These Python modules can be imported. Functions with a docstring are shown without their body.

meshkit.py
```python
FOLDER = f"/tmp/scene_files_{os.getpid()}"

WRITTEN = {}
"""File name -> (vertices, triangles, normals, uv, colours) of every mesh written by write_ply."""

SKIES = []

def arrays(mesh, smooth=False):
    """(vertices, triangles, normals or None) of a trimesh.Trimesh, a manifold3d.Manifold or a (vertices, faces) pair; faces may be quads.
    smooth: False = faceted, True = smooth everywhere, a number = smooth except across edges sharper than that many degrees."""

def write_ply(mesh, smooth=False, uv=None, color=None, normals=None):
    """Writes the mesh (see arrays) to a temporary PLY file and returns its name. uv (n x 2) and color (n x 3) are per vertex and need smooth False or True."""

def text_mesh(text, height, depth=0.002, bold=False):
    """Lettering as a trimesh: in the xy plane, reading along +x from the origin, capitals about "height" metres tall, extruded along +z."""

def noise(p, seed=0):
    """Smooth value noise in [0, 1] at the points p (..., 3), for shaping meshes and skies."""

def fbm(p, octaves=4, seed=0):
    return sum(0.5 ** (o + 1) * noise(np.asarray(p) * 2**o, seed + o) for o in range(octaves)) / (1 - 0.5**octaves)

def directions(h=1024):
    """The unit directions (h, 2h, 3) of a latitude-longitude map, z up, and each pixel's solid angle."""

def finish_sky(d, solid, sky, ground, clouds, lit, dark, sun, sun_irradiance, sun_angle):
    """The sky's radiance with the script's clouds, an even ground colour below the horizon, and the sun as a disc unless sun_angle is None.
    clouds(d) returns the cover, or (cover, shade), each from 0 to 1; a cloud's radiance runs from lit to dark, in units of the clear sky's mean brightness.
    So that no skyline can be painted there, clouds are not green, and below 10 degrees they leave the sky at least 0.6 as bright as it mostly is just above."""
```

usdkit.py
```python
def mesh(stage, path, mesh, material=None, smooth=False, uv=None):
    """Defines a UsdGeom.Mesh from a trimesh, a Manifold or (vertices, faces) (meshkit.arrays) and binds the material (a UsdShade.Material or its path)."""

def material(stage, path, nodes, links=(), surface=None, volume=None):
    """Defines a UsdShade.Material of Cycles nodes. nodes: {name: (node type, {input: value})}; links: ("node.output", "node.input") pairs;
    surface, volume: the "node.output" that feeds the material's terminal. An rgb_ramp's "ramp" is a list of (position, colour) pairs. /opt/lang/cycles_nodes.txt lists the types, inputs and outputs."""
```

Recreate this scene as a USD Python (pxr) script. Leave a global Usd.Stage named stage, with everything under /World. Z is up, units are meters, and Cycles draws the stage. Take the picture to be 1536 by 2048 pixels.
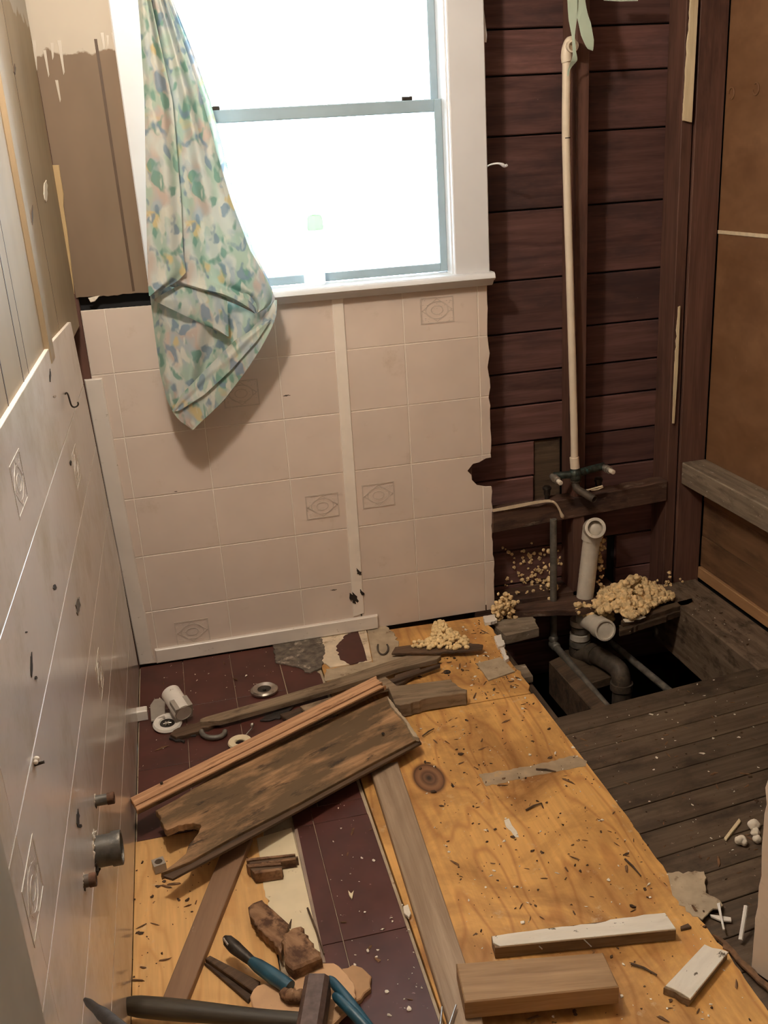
import math, random
import numpy as np, trimesh, manifold3d as m3
import usdkit
from meshkit import fbm, noise
from pxr import Usd, UsdGeom, UsdLux, UsdShade, Gf, Sdf
from shapely.geometry import Polygon, box as sbox
from shapely import affinity

stage = Usd.Stage.CreateInMemory()
UsdGeom.SetStageUpAxis(stage, UsdGeom.Tokens.z)
UsdGeom.SetStageMetersPerUnit(stage, 1.0)
UsdGeom.Xform.Define(stage, '/World'); UsdGeom.Scope.Define(stage, '/World/Looks')
MAT = usdkit.material

# ---------------------------------------------------------------- camera, sky, lamp
CR = np.array([[0.97274151, -0.22381326, -0.06067603], [-0.13180106, -0.31833428, -0.93877141], [0.19079423, 0.92117909, -0.33915579]])
CF, CC = 1918.976, np.array([0.23471, -2.78136, 1.42311])
def setm(prim, M):
    UsdGeom.Xformable(prim).AddTransformOp().Set(Gf.Matrix4d(np.asarray(M, float).T.tolist()))
cam = UsdGeom.Camera.Define(stage, '/World/Camera')
M = np.eye(4); M[:3, 0], M[:3, 1], M[:3, 2], M[:3, 3] = CR[0], -CR[1], -CR[2], CC
setm(cam, M)
cam.CreateHorizontalApertureAttr(36.0); cam.CreateVerticalApertureAttr(48.0)
cam.CreateFocalLengthAttr(36.0 * CF / 1536); cam.CreateClippingRangeAttr(Gf.Vec2f(0.02, 100))
cam.CreateExposureAttr(0.0)

SKY_COLOR, SKY = (0.78, 0.90, 1.0), 6.5
LAMP_POS, LAMP_R, LAMP_I, LAMP_COLOR = (0.15, -1.22, 2.17), 0.060, 790.0, (1.0, 0.89, 0.765)
dome = UsdLux.DomeLight.Define(stage, '/World/sky'); dome.CreateIntensityAttr(SKY); dome.CreateColorAttr(Gf.Vec3f(*SKY_COLOR))

# ---------------------------------------------------------------- from a point of the photo to the real plane it lies on
def ray(u, v): return CR.T @ np.array([(u - 768) / CF, (v - 1024) / CF, 1.0])
def on(u, v, ax, val):
    r = ray(u, v); return CC + r * ((val - CC[ax]) / r[ax])
def oz(u, v, z=0.0): return on(u, v, 2, z)
def oy(u, v, y=0.0): return on(u, v, 1, y)
def ox(u, v, x=0.0): return on(u, v, 0, x)

# ---------------------------------------------------------------- object helpers
WM, used = {'/World': np.eye(4)}, set()
def free(path):
    p, n = path, 0
    while p in used: n += 1; p = f'{path}_{n:03d}'
    used.add(p); return p
def tag(p, label=None, cat=None, group=None, kind=None):
    for k, v in (('label', label), ('category', cat), ('group', group), ('kind', kind)):
        if v: p.SetCustomDataByKey(k, v)
    return str(p.GetPath())
def thing(name, label=None, cat=None, loc=(0, 0, 0), group=None, kind=None, parent='/World'):
    path = free(f'{parent}/{name}'); x = UsdGeom.Xform.Define(stage, path)
    M = np.eye(4); M[:3, 3] = loc; WM[path] = M
    setm(x, np.linalg.inv(WM[parent]) @ M)
    return tag(x.GetPrim(), label, cat, group, kind)
def put(name, mesh, mat, parent='/World', frame=None, smooth=30, label=None, cat=None, group=None, kind=None):
    """One Mesh prim; mesh is in world coordinates, or in those of frame."""
    path = free(f'{parent}/{name}')
    if frame is None:
        v, f = (mesh.to_mesh().vert_properties[:, :3], mesh.to_mesh().tri_verts) if hasattr(mesh, 'to_mesh') else (np.array(mesh.vertices), np.array(mesh.faces))
        c = (v.min(0) + v.max(0)) / 2; frame = np.eye(4); frame[:3, 3] = c
        mesh = trimesh.Trimesh(v - c, f, process=False)
    m = usdkit.mesh(stage, path, mesh, mat, smooth)
    WM[path] = frame
    setm(m, np.linalg.inv(WM[parent]) @ frame)
    return tag(m.GetPrim(), label, cat, group, kind)

def ccw(p):
    p = np.asarray(p, float); a = p[:, 0] @ np.roll(p[:, 1], -1) - p[:, 1] @ np.roll(p[:, 0], -1)
    return p if a > 0 else p[::-1]
def tri2(p):
    v, f = trimesh.creation.triangulate_polygon(Polygon(p), engine='earcut')
    idx = [int(np.argmin(((p - q) ** 2).sum(1))) for q in v]
    return np.array(idx)[f]
def prism(poly, t, b=0.0015):
    """Polygon (n x 2) with its top at z=0, thickness t, top edge chamfered by b."""
    p = ccw(poly); n = len(p)
    d1 = p - np.roll(p, 1, 0); d2 = np.roll(p, -1, 0) - p
    n1 = np.c_[d1[:, 1], -d1[:, 0]] / np.linalg.norm(d1, axis=1)[:, None]; n2 = np.c_[d2[:, 1], -d2[:, 0]] / np.linalg.norm(d2, axis=1)[:, None]
    m = n1 + n2; m /= np.maximum((m * m).sum(1)[:, None] / 2, 0.5)
    q = p - m * b
    if not Polygon(q).is_valid: q = p.copy()
    v = np.vstack([np.c_[p, np.full(n, -t)], np.c_[p, np.full(n, -b)], np.c_[q, np.zeros(n)]])
    f = []
    for k in range(2):
        for i in range(n):
            j = (i + 1) % n; a, c, d, e = k * n + i, k * n + j, (k + 1) * n + j, (k + 1) * n + i
            f += [[a, c, d], [a, d, e]]
    top = tri2(p)
    f = np.array(f); cap = []
    for a in top:
        x = p[a]; s = (x[1] - x[0])[0] * (x[2] - x[0])[1] - (x[1] - x[0])[1] * (x[2] - x[0])[0]
        a = a if s > 0 else a[::-1]
        cap += [a + 2 * n, a[::-1]]
    return trimesh.Trimesh(v, np.vstack([f, cap]), process=False)
def rough(p, edges, step, amp, seed):
    """Breaks the named edges (index of their first corner) of polygon p into a ragged line."""
    r = np.random.default_rng(seed); out = []
    p = np.asarray(p, float)
    for i in range(len(p)):
        a, b = p[i], p[(i + 1) % len(p)]; out.append(a)
        if edges == 'all' or i in edges:
            L = np.linalg.norm(b - a); n = max(1, int(L / step))
            for k in range(1, n):
                q = a + (b - a) * (k + r.uniform(-.3, .3)) / n
                nn = np.array([b[1] - a[1], a[0] - b[0]]) / L
                out.append(q + nn * r.normal(0, amp) * min(1, 3 * min(k, n - k) / n + .3))
    return np.array(out)
def frame_of(o, x, z):
    z = z / np.linalg.norm(z); x = x - z * (x @ z); x = x / np.linalg.norm(x)
    M = np.eye(4); M[:3, 0], M[:3, 1], M[:3, 2], M[:3, 3] = x, np.cross(z, x), z, o
    return M
def slab(pts, t, grain=None, b=0.0015, edges=(), step=.012, amp=.003, seed=0, up=(0, 0, 1)):
    """A board whose top face has the 3-D corners pts; returns (mesh, frame), the frame's x along the grain."""
    P = np.array(pts, float); c = P.mean(0)
    n = np.linalg.svd(P - c)[2][2]
    if n @ np.array(up) < 0: n = -n
    g = P[1] - P[0] if grain is None else np.asarray(grain, float)
    F = frame_of(c, g, n)
    q = (P - c) @ F[:3, :2]
    if len(edges): q = rough(q, edges, step, amp, seed)
    return prism(q, t, b), F
def boxf(lo, hi, axis=0, b=0.002, face=None):
    """A chamfered box in world bounds lo-hi as (mesh, frame), the frame's x along the axis; the chamfer faces -y or the given way."""
    lo, hi = np.array(lo, float), np.array(hi, float); c = (lo + hi) / 2; d = hi - lo
    X = np.eye(3)[axis]
    Z = np.array(face, float) if face is not None else (np.array([0, -1., 0]) if axis != 1 else np.array([0, 0, 1.]))
    k = int(np.argmax(np.abs(Z))); o = c + Z * d[k] / 2
    F = frame_of(o, X, Z); j = 3 - axis - k
    w, h = d[axis] / 2, d[j] / 2
    return prism([(-w, -h), (w, -h), (w, h), (-w, h)], d[k], min(b, .3 * min(d[k], 2 * w, 2 * h))), F
def lathe(prof, seg=32):
    return trimesh.creation.revolve(np.array(prof, float), sections=seg)
def tube(pts, r, seg=12, cap=True):
    P = np.array(pts, float); n = len(P); r = np.broadcast_to(np.asarray(r, float), n)
    T = np.gradient(P, axis=0); T /= np.linalg.norm(T, axis=1)[:, None]
    u = np.cross(T[0], [0.13, 0.31, 0.94]); u /= np.linalg.norm(u); v, f = [], []
    a = np.arange(seg) * 2 * np.pi / seg
    for i in range(n):
        u = u - T[i] * (u @ T[i]); u /= np.linalg.norm(u); w = np.cross(T[i], u)
        v.append(P[i] + r[i] * (np.cos(a)[:, None] * u + np.sin(a)[:, None] * w))
    for i in range(n - 1):
        for k in range(seg):
            l = (k + 1) % seg; p, q, s, t = i * seg + k, i * seg + l, (i + 1) * seg + l, (i + 1) * seg + k
            f += [[p, q, s], [p, s, t]]
    v = np.vstack(v + [P[:1], P[-1:]])
    if cap:
        for k in range(seg):
            l = (k + 1) % seg; f += [[n * seg, l, k], [n * seg + 1, (n - 1) * seg + k, (n - 1) * seg + l]]
    return trimesh.Trimesh(v, f, process=False)
def pipe(a, b, r, ri=0, seg=24):
    """A straight pipe from a to b, bored to ri at the b end."""
    a, b = np.array(a, float), np.array(b, float); L = np.linalg.norm(b - a)
    prof = [(0, 0), (r, 0), (r, L - .001), (r - .001, L)] + ([(ri + .0005, L), (ri, L - .001), (ri, max(L - 3 * r, L * .2)), (0, max(L - 3 * r, L * .2))] if ri else [(0, L)])
    m = lathe(prof, seg); t = b - a
    m.apply_transform(frame_of(a, np.cross(t, [.3, .5, .81]), t)); return m
def smoothed(pts, n=8):
    P = np.array(pts, float); t = np.arange(len(P)); from scipy.interpolate import CubicSpline
    return CubicSpline(t, P)(np.linspace(0, len(P) - 1, (len(P) - 1) * n + 1))
def join(*ms): return trimesh.util.concatenate(ms)
def lumps(pts, radii, res=.005, amp=.004, freq=90, seed=0):
    """A lumpy mass: union of balls at pts, roughened."""
    s = m3.Manifold.batch_boolean([m3.Manifold.sphere(float(r), 14).translate([float(c) for c in p]) for p, r in zip(pts, radii)], m3.OpType.Add)
    s = s.refine_to_length(res); mm = s.to_mesh(); v, f = mm.vert_properties[:, :3].astype(float), mm.tri_verts
    t = trimesh.Trimesh(v, f); trimesh.smoothing.filter_taubin(t, iterations=4)
    n = t.vertex_normals
    t.vertices = t.vertices + n * ((fbm(t.vertices * freq, 3, seed) - .45) * 2 * amp)[:, None]
    return t

# ---------------------------------------------------------------- materials
def L(name): return f'/World/Looks/{name}'
def vec_nodes(scale, rnd=True, world=False):
    n = {'tc': ('texture_coordinate', {}), 'mp': ('mapping', {'scale': scale})}
    if world: n['geo'] = ('geometry', {}); return n, [('geo.position', 'mp.vector')]
    if not rnd: return n, [('tc.object', 'mp.vector')]
    n |= {'oi': ('object_info', {}), 'rm': ('math', {'math_type': 'multiply', 'value2': 37.0}), 'va': ('vector_math', {'math_type': 'add'})}
    return n, [('oi.random', 'rm.value1'), ('tc.object', 'va.vector1'), ('rm.value', 'va.vector2'), ('va.vector', 'mp.vector')]
def plain(name, col, rough=.5, metal=0., var=.12, scale=30, bump=.0, spec=.5, world=False, speck=None):
    n, l = vec_nodes((1, 1, 1), world=world)
    c2 = tuple(x * (1 - var) for x in col); c1 = tuple(min(1, x * (1 + var)) for x in col)
    n |= {'nz': ('noise_texture', {'scale': scale, 'detail': 5}), 'rp': ('rgb_ramp', {'ramp': [(.3, c2), (.7, c1)]}),
          'p': ('principled_bsdf', {'roughness': rough, 'metallic': metal, 'specular_ior_level': spec})}
    l += [('mp.vector', 'nz.vector'), ('nz.fac', 'rp.fac')]; out = 'rp.color'
    if speck:
        sc, lo, hi, scol = speck
        n |= {'sn': ('noise_texture', {'scale': sc, 'detail': 6, 'roughness': .7}), 'sr': ('rgb_ramp', {'ramp': [(lo, (0, 0, 0)), (hi, (1, 1, 1))]}), 'sm': ('mix_color', {'b': scol})}
        l += [('mp.vector', 'sn.vector'), ('sn.fac', 'sr.fac'), ('sr.color', 'sm.fac'), (out, 'sm.a')]; out = 'sm.result'
    l.append((out, 'p.base_color'))
    if bump:
        n['bp'] = ('bump', {'strength': 1.0, 'distance': bump}); l += [('nz.fac', 'bp.height'), ('bp.normal', 'p.normal')]
    return MAT(stage, L(name), n, l, surface='p.BSDF')
def wood(name, dark, light, scale=(4, 60, 60), rough=.6, bump=.0006, stain=None, stain2=None, rnd=True, vary=.25, cathedral=0):
    """Long fibres along the mesh's own x; stain = (scale vector, low, high, colour)."""
    n, l = vec_nodes(scale, rnd)
    n |= {'nz': ('noise_texture', {'scale': 1.0, 'detail': 7, 'roughness': .62, 'distortion': .4}), 'rp': ('rgb_ramp', {'ramp': [(.3, dark), (.68, light)]}),
          'p': ('principled_bsdf', {'roughness': rough, 'specular_ior_level': .35}), 'bp': ('bump', {'strength': 1.0, 'distance': bump})}
    l += [('mp.vector', 'nz.vector'), ('nz.fac', 'rp.fac'), ('nz.fac', 'bp.height'), ('bp.normal', 'p.normal')]; out = 'rp.color'
    src = 'va.vector' if rnd else 'tc.object'
    if cathedral:
        n |= {'cm': ('mapping', {'scale': (1.6, 9, 9)}), 'cn': ('noise_texture', {'scale': 1.0, 'detail': 1.5}), 'cx': ('math', {'math_type': 'multiply', 'value2': 26.0}), 'cs': ('math', {'math_type': 'sine'}),
              'cr': ('rgb_ramp', {'ramp': [(.0, (.0, 0, 0)), (.55, (.0, 0, 0)), (1, (1, 1, 1))]}), 'cf': ('math', {'math_type': 'multiply', 'value2': cathedral}), 'cmix': ('mix_color', {'b': dark})}
        l += [(src, 'cm.vector'), ('cm.vector', 'cn.vector'), ('cn.fac', 'cx.value1'), ('cx.value', 'cs.value1'), ('cs.value', 'cr.fac'), ('cr.color', 'cf.value1'), ('cf.value', 'cmix.fac'), (out, 'cmix.a')]; out = 'cmix.result'
    for k, s in enumerate((stain, stain2)):
        if s:
            n |= {f'm{k}': ('mapping', {'scale': s[0], 'location': (k * 3.1, 1.7, .3)}), f'n{k}': ('noise_texture', {'scale': 1.0, 'detail': 6, 'roughness': .65}), f'r{k}': ('rgb_ramp', {'ramp': [(s[1], (0, 0, 0)), (s[2], (1, 1, 1))]}), f'x{k}': ('mix_color', {'b': s[3]})}
            l += [(src, f'm{k}.vector'), (f'm{k}.vector', f'n{k}.vector'), (f'n{k}.fac', f'r{k}.fac'), (f'r{k}.color', f'x{k}.fac'), (out, f'x{k}.a')]; out = f'x{k}.result'
    if rnd and vary:
        n |= {'vm': ('map_range', {'to_min': 1 - vary, 'to_max': 1 + vary}), 'hv': ('hsv', {})}
        l += [('oi.random', 'vm.value'), ('vm.result', 'hv.value'), (out, 'hv.color')]; out = 'hv.color'
    l.append((out, 'p.base_color'))
    return MAT(stage, L(name), n, l, surface='p.BSDF')

M_tile = plain('tile_board', (.70, .585, .50), .30, var=.05, scale=6, bump=.0005, spec=.5, speck=(9, .60, .78, (.60, .48, .38)))
M_stamp = plain('stamped_tile_ornament', (.57, .475, .40), .4, var=.08, scale=60)
M_joint = plain('tile_joint', (.86, .77, .67), .35, var=.04, scale=20)
M_tile_left = plain('left_tile_board', (.64, .58, .53), .17, var=.04, scale=5, bump=.0012, speck=(3.5, .50, .75, (.47, .41, .30)))
M_trim = plain('white_trim', (.76, .68, .60), .35, var=.05, scale=12, speck=(40, .63, .70, (.45, .36, .27)))
M_casing = plain('white_casing', (.73, .74, .76), .35, var=.03, scale=8)
M_sash = plain('sash_paint', (.34, .45, .52), .4, var=.06, scale=15)
M_black = plain('black_felt', (.012, .011, .012), .8)
M_void = plain('dark_earth', (.020, .015, .011), .95, var=.5, scale=14, bump=.01)
M_siding = wood('siding_wood', (.075, .034, .030), (.180, .088, .076), (3, 45, 45), .65, .0008, stain=((2.2, 7, 7), .50, .72, (.050, .030, .032)), stain2=((60, 60, 60), .70, .76, (.30, .24, .20)), vary=.35)
M_stud = wood('stud_wood', (.078, .036, .027), (.155, .076, .054), (3, 50, 50), .65, .0006, stain=((2.5, 9, 9), .52, .72, (.045, .022, .018)), stain2=((14, 80, 80), .70, .78, (.32, .25, .2)), vary=.12)
M_block = wood('blocking_wood', (.050, .026, .018), (.13, .070, .048), (4, 50, 50), .7, .001, stain=((6, 20, 20), .5, .65, (.035, .02, .016)), stain2=((9, 30, 30), .60, .72, (.26, .20, .14)), vary=.1)
M_rail = wood('grey_rail_wood', (.135, .098, .065), (.30, .24, .175), (3, 45, 45), .75, .001, stain=((9, 30, 30), .52, .7, (.12, .085, .055)), stain2=((30, 60, 60), .62, .70, (.5, .44, .36)), vary=.05)
M_panel_r = wood('brown_hardboard', (.17, .082, .038), (.245, .128, .064), (5, 9, 9), .55, .0004, stain=((2.2, 2.2, 2.2), .52, .72, (.135, .062, .030)), stain2=((38, 38, 38), .70, .76, (.42, .30, .2)), vary=.04)
M_panel_low = wood('brown_board', (.15, .075, .038), (.24, .128, .066), (3, 30, 30), .6, .0004, stain=((3, 9, 9), .5, .65, (.08, .043, .025)), vary=.12)
M_strip_low = wood('tan_board', (.36, .19, .085), (.50, .29, .14), (3, 30, 30), .6, .0004, stain=((4, 20, 20), .55, .7, (.24, .12, .06)), vary=.1)
M_dark_floor = wood('dark_subfloor_wood', (.060, .039, .024), (.130, .091, .058), (3, 60, 60), .7, .0007, stain=((7, 11, 11), .48, .66, (.042, .026, .016)), stain2=((55, 55, 55), .68, .74, (.27, .20, .14)), vary=.14)
M_joist = wood('joist_wood', (.055, .035, .022), (.13, .085, .052), (3, 45, 45), .75, .0015, stain=((6, 20, 20), .48, .66, (.035, .022, .016)), vary=.15)
M_sill = wood('sill_wood', (.10, .066, .042), (.22, .155, .105), (5, 40, 40), .8, .003, stain=((14, 24, 24), .5, .66, (.05, .033, .022)), stain2=((40, 60, 60), .66, .73, (.36, .28, .19)), vary=.05)
M_joist_brown = wood('brown_joist_wood', (.10, .05, .032), (.17, .09, .058), (3, 45, 45), .7, .0008, vary=.1)
M_grey_plank = wood('grey_plank_wood', (.24, .16, .10), (.43, .315, .215), (3, 55, 55), .65, .0005, stain=((3, 14, 14), .52, .72, (.30, .195, .12)), vary=.04, cathedral=.35)
M_block_2x4 = wood('brown_block_wood', (.22, .125, .058), (.37, .23, .118), (4, 70, 70), .6, .0005, stain=((5, 12, 12), .55, .75, (.22, .12, .05)), vary=.04)
M_slat = wood('brown_slat_wood', (.20, .112, .064), (.285, .17, .102), (3, 40, 40), .5, .0003, stain=((20, 40, 40), .66, .74, (.42, .33, .24)), vary=.04)
M_rotten = wood('rotten_plank_wood', (.20, .105, .045), (.50, .29, .15), (3, 55, 55), .7, .0012, stain=((3.5, 12, 12), .42, .56, (.13, .082, .042)), stain2=((9, 26, 26), .56, .66, (.045, .028, .016)), vary=.03)
M_striped = wood('orange_board_wood', (.33, .16, .075), (.66, .38, .21), (3, 90, 90), .6, .0009, stain=((6, 45, 45), .55, .66, (.20, .082, .03)), vary=.04)
M_grey_board = wood('dusty_lath_wood', (.17, .118, .072), (.33, .24, .155), (4, 60, 60), .75, .0007, stain=((8, 25, 25), .52, .68, (.10, .062, .035)), vary=.12)
M_dark_lath = wood('dark_lath_wood', (.045, .027, .018), (.13, .078, .045), (4, 70, 70), .7, .0012, vary=.2)
M_chunk = wood('rotten_chunk_wood', (.10, .045, .02), (.36, .205, .11), (12, 28, 28), .75, .003, stain=((26, 26, 26), .48, .6, (.075, .033, .016)), vary=.1)
M_white_board = wood('white_painted_board', (.62, .555, .46), (.76, .70, .60), (6, 30, 30), .55, .0005, stain=((40, 60, 60), .62, .67, (.12, .09, .06)), vary=.02)
M_board_side = wood('board_core_wood', (.12, .075, .04), (.26, .175, .105), (5, 60, 60), .7, .0008, vary=.05)
M_cream_board = wood('cream_splinter', (.62, .50, .30), (.80, .69, .47), (5, 60, 60), .6, .0008, vary=.05)
M_yellow_batten = wood('raw_tan_edge', (.42, .29, .14), (.52, .37, .19), (5, 20, 20), .6, .0006, vary=.02)
M_foam = plain('yellow_foam', (.78, .565, .30), .85, var=.28, scale=55, bump=.004, speck=(26, .60, .72, (.42, .23, .08)))
M_foam_pale = plain('pale_foam', (.84, .62, .32), .85, var=.16, scale=60, bump=.003)
M_pvc = plain('cream_pvc', (.74, .635, .50), .35, var=.06, scale=20)
M_pvc_white = plain('white_pvc', (.66, .60, .51), .38, var=.1, scale=30, speck=(30, .62, .70, (.35, .26, .16)))
M_rust = plain('rust', (.10, .045, .022), .85, var=.5, scale=60, bump=.002)
M_brass = plain('tarnished_brass', (.050, .060, .052), .45, .6, var=.5, scale=60, bump=.0008, speck=(35, .6, .7, (.06, .17, .16)))
M_stem = plain('dull_chrome', (.50, .46, .40), .35, .8, var=.25, scale=60, bump=.0006)
M_galv = plain('galvanised_pipe', (.17, .155, .13), .5, .35, var=.4, scale=40, bump=.0008)
M_iron = plain('old_iron', (.085, .066, .05), .6, .3, var=.4, scale=40, bump=.0012, speck=(18, .56, .7, (.2, .13, .08)))
M_grime = plain('grimy_pipe', (.085, .075, .062), .5, .15, var=.5, scale=40, bump=.0015, speck=(22, .55, .66, (.40, .35, .28)))
M_white_plastic = plain('white_plastic', (.78, .73, .66), .35, var=.05, scale=30, speck=(45, .64, .70, (.45, .38, .3)))
M_grey_plastic = plain('grey_plastic', (.34, .30, .255), .45, var=.1, scale=30)
M_chrome = plain('chrome', (.58, .55, .50), .22, 1.0, var=.15, scale=60)
M_dark_scrap = plain('black_rubber', (.030, .025, .022), .5, var=.4, scale=60, bump=.001)
M_blue = plain('blue_grip', (.018, .075, .115), .40, var=.25, scale=40, bump=.0004)
M_steel = plain('dark_steel', (.060, .050, .042), .42, .7, var=.4, scale=50, bump=.0006)
M_tip = plain('bright_steel', (.60, .57, .52), .3, .9, var=.2, scale=80)
M_hammer = plain('hammer_head_steel', (.105, .066, .052), .55, .35, var=.35, scale=60, bump=.001)
M_handle = wood('black_handle_wood', (.016, .013, .010), (.075, .060, .040), (4, 40, 40), .5, .0008, vary=.02)
M_plaster = plain('tan_plaster', (.58, .355, .195), .85, var=.08, scale=25, bump=.0008, speck=(60, .66, .72, (.35, .18, .08)))
M_plaster2 = plain('brown_plaster', (.42, .245, .125), .85, var=.1, scale=25, bump=.0008)
M_red = plain('maroon_vinyl', (.076, .022, .016), .48, var=.25, scale=14, bump=.0004, speck=(70, .655, .70, (.26, .14, .12)))
M_red_joint = plain('vinyl_joint', (.30, .22, .17), .7)
M_cream_vinyl = plain('cream_vinyl', (.76, .64, .43), .45, var=.06, scale=18, speck=(45, .66, .70, (.3, .2, .1)))
M_crust = plain('grey_adhesive', (.13, .105, .082), .85, var=.55, scale=45, bump=.003, speck=(20, .58, .68, (.45, .38, .30)))
M_patch_cream = plain('cream_underlay', (.70, .58, .42), .8, var=.15, scale=25, bump=.001, speck=(16, .52, .66, (.34, .23, .13)))
M_dust_board = plain('dusty_underlay', (.42, .33, .225), .85, var=.18, scale=25, bump=.001, speck=(30, .58, .68, (.22, .15, .09)))
M_grey_tape = plain('grey_filler', (.36, .265, .17), .8, var=.18, scale=30, speck=(30, .60, .70, (.5, .33, .16)))
M_paper = plain('torn_paper', (.66, .54, .38), .85, var=.15, scale=40)
M_ribbon = plain('pale_green_tape', (.52, .64, .52), .5, var=.06, scale=12)
M_chip = plain('white_chip', (.78, .70, .58), .7, var=.1, scale=80)
M_dirt = plain('dark_crumb', (.075, .040, .020), .9, var=.5, scale=80)
M_splinter = plain('wood_splinter', (.15, .075, .032), .8, var=.5, scale=60)
M_hole = plain('hole_edge', (.025, .017, .012), .9)
M_spall = plain('broken_board_edge', (.60, .53, .45), .7, var=.1, scale=60, bump=.001)
M_ceiling = plain('ceiling_paint', (.72, .66, .58), .8, var=.04, scale=6)
M_rear = plain('rear_wall_paint', (.60, .52, .43), .6, var=.06, scale=6)
M_jamb = plain('grey_jamb_paint', (.30, .27, .22), .6, var=.1, scale=10)
M_ground = plain('outdoor_gravel', (.62, .62, .58), .9, var=.15, scale=8)
M_endwall = plain('end_wall_board', (.66, .58, .50), .4, var=.08, scale=8, speck=(7, .55, .75, (.5, .42, .34)))

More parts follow.
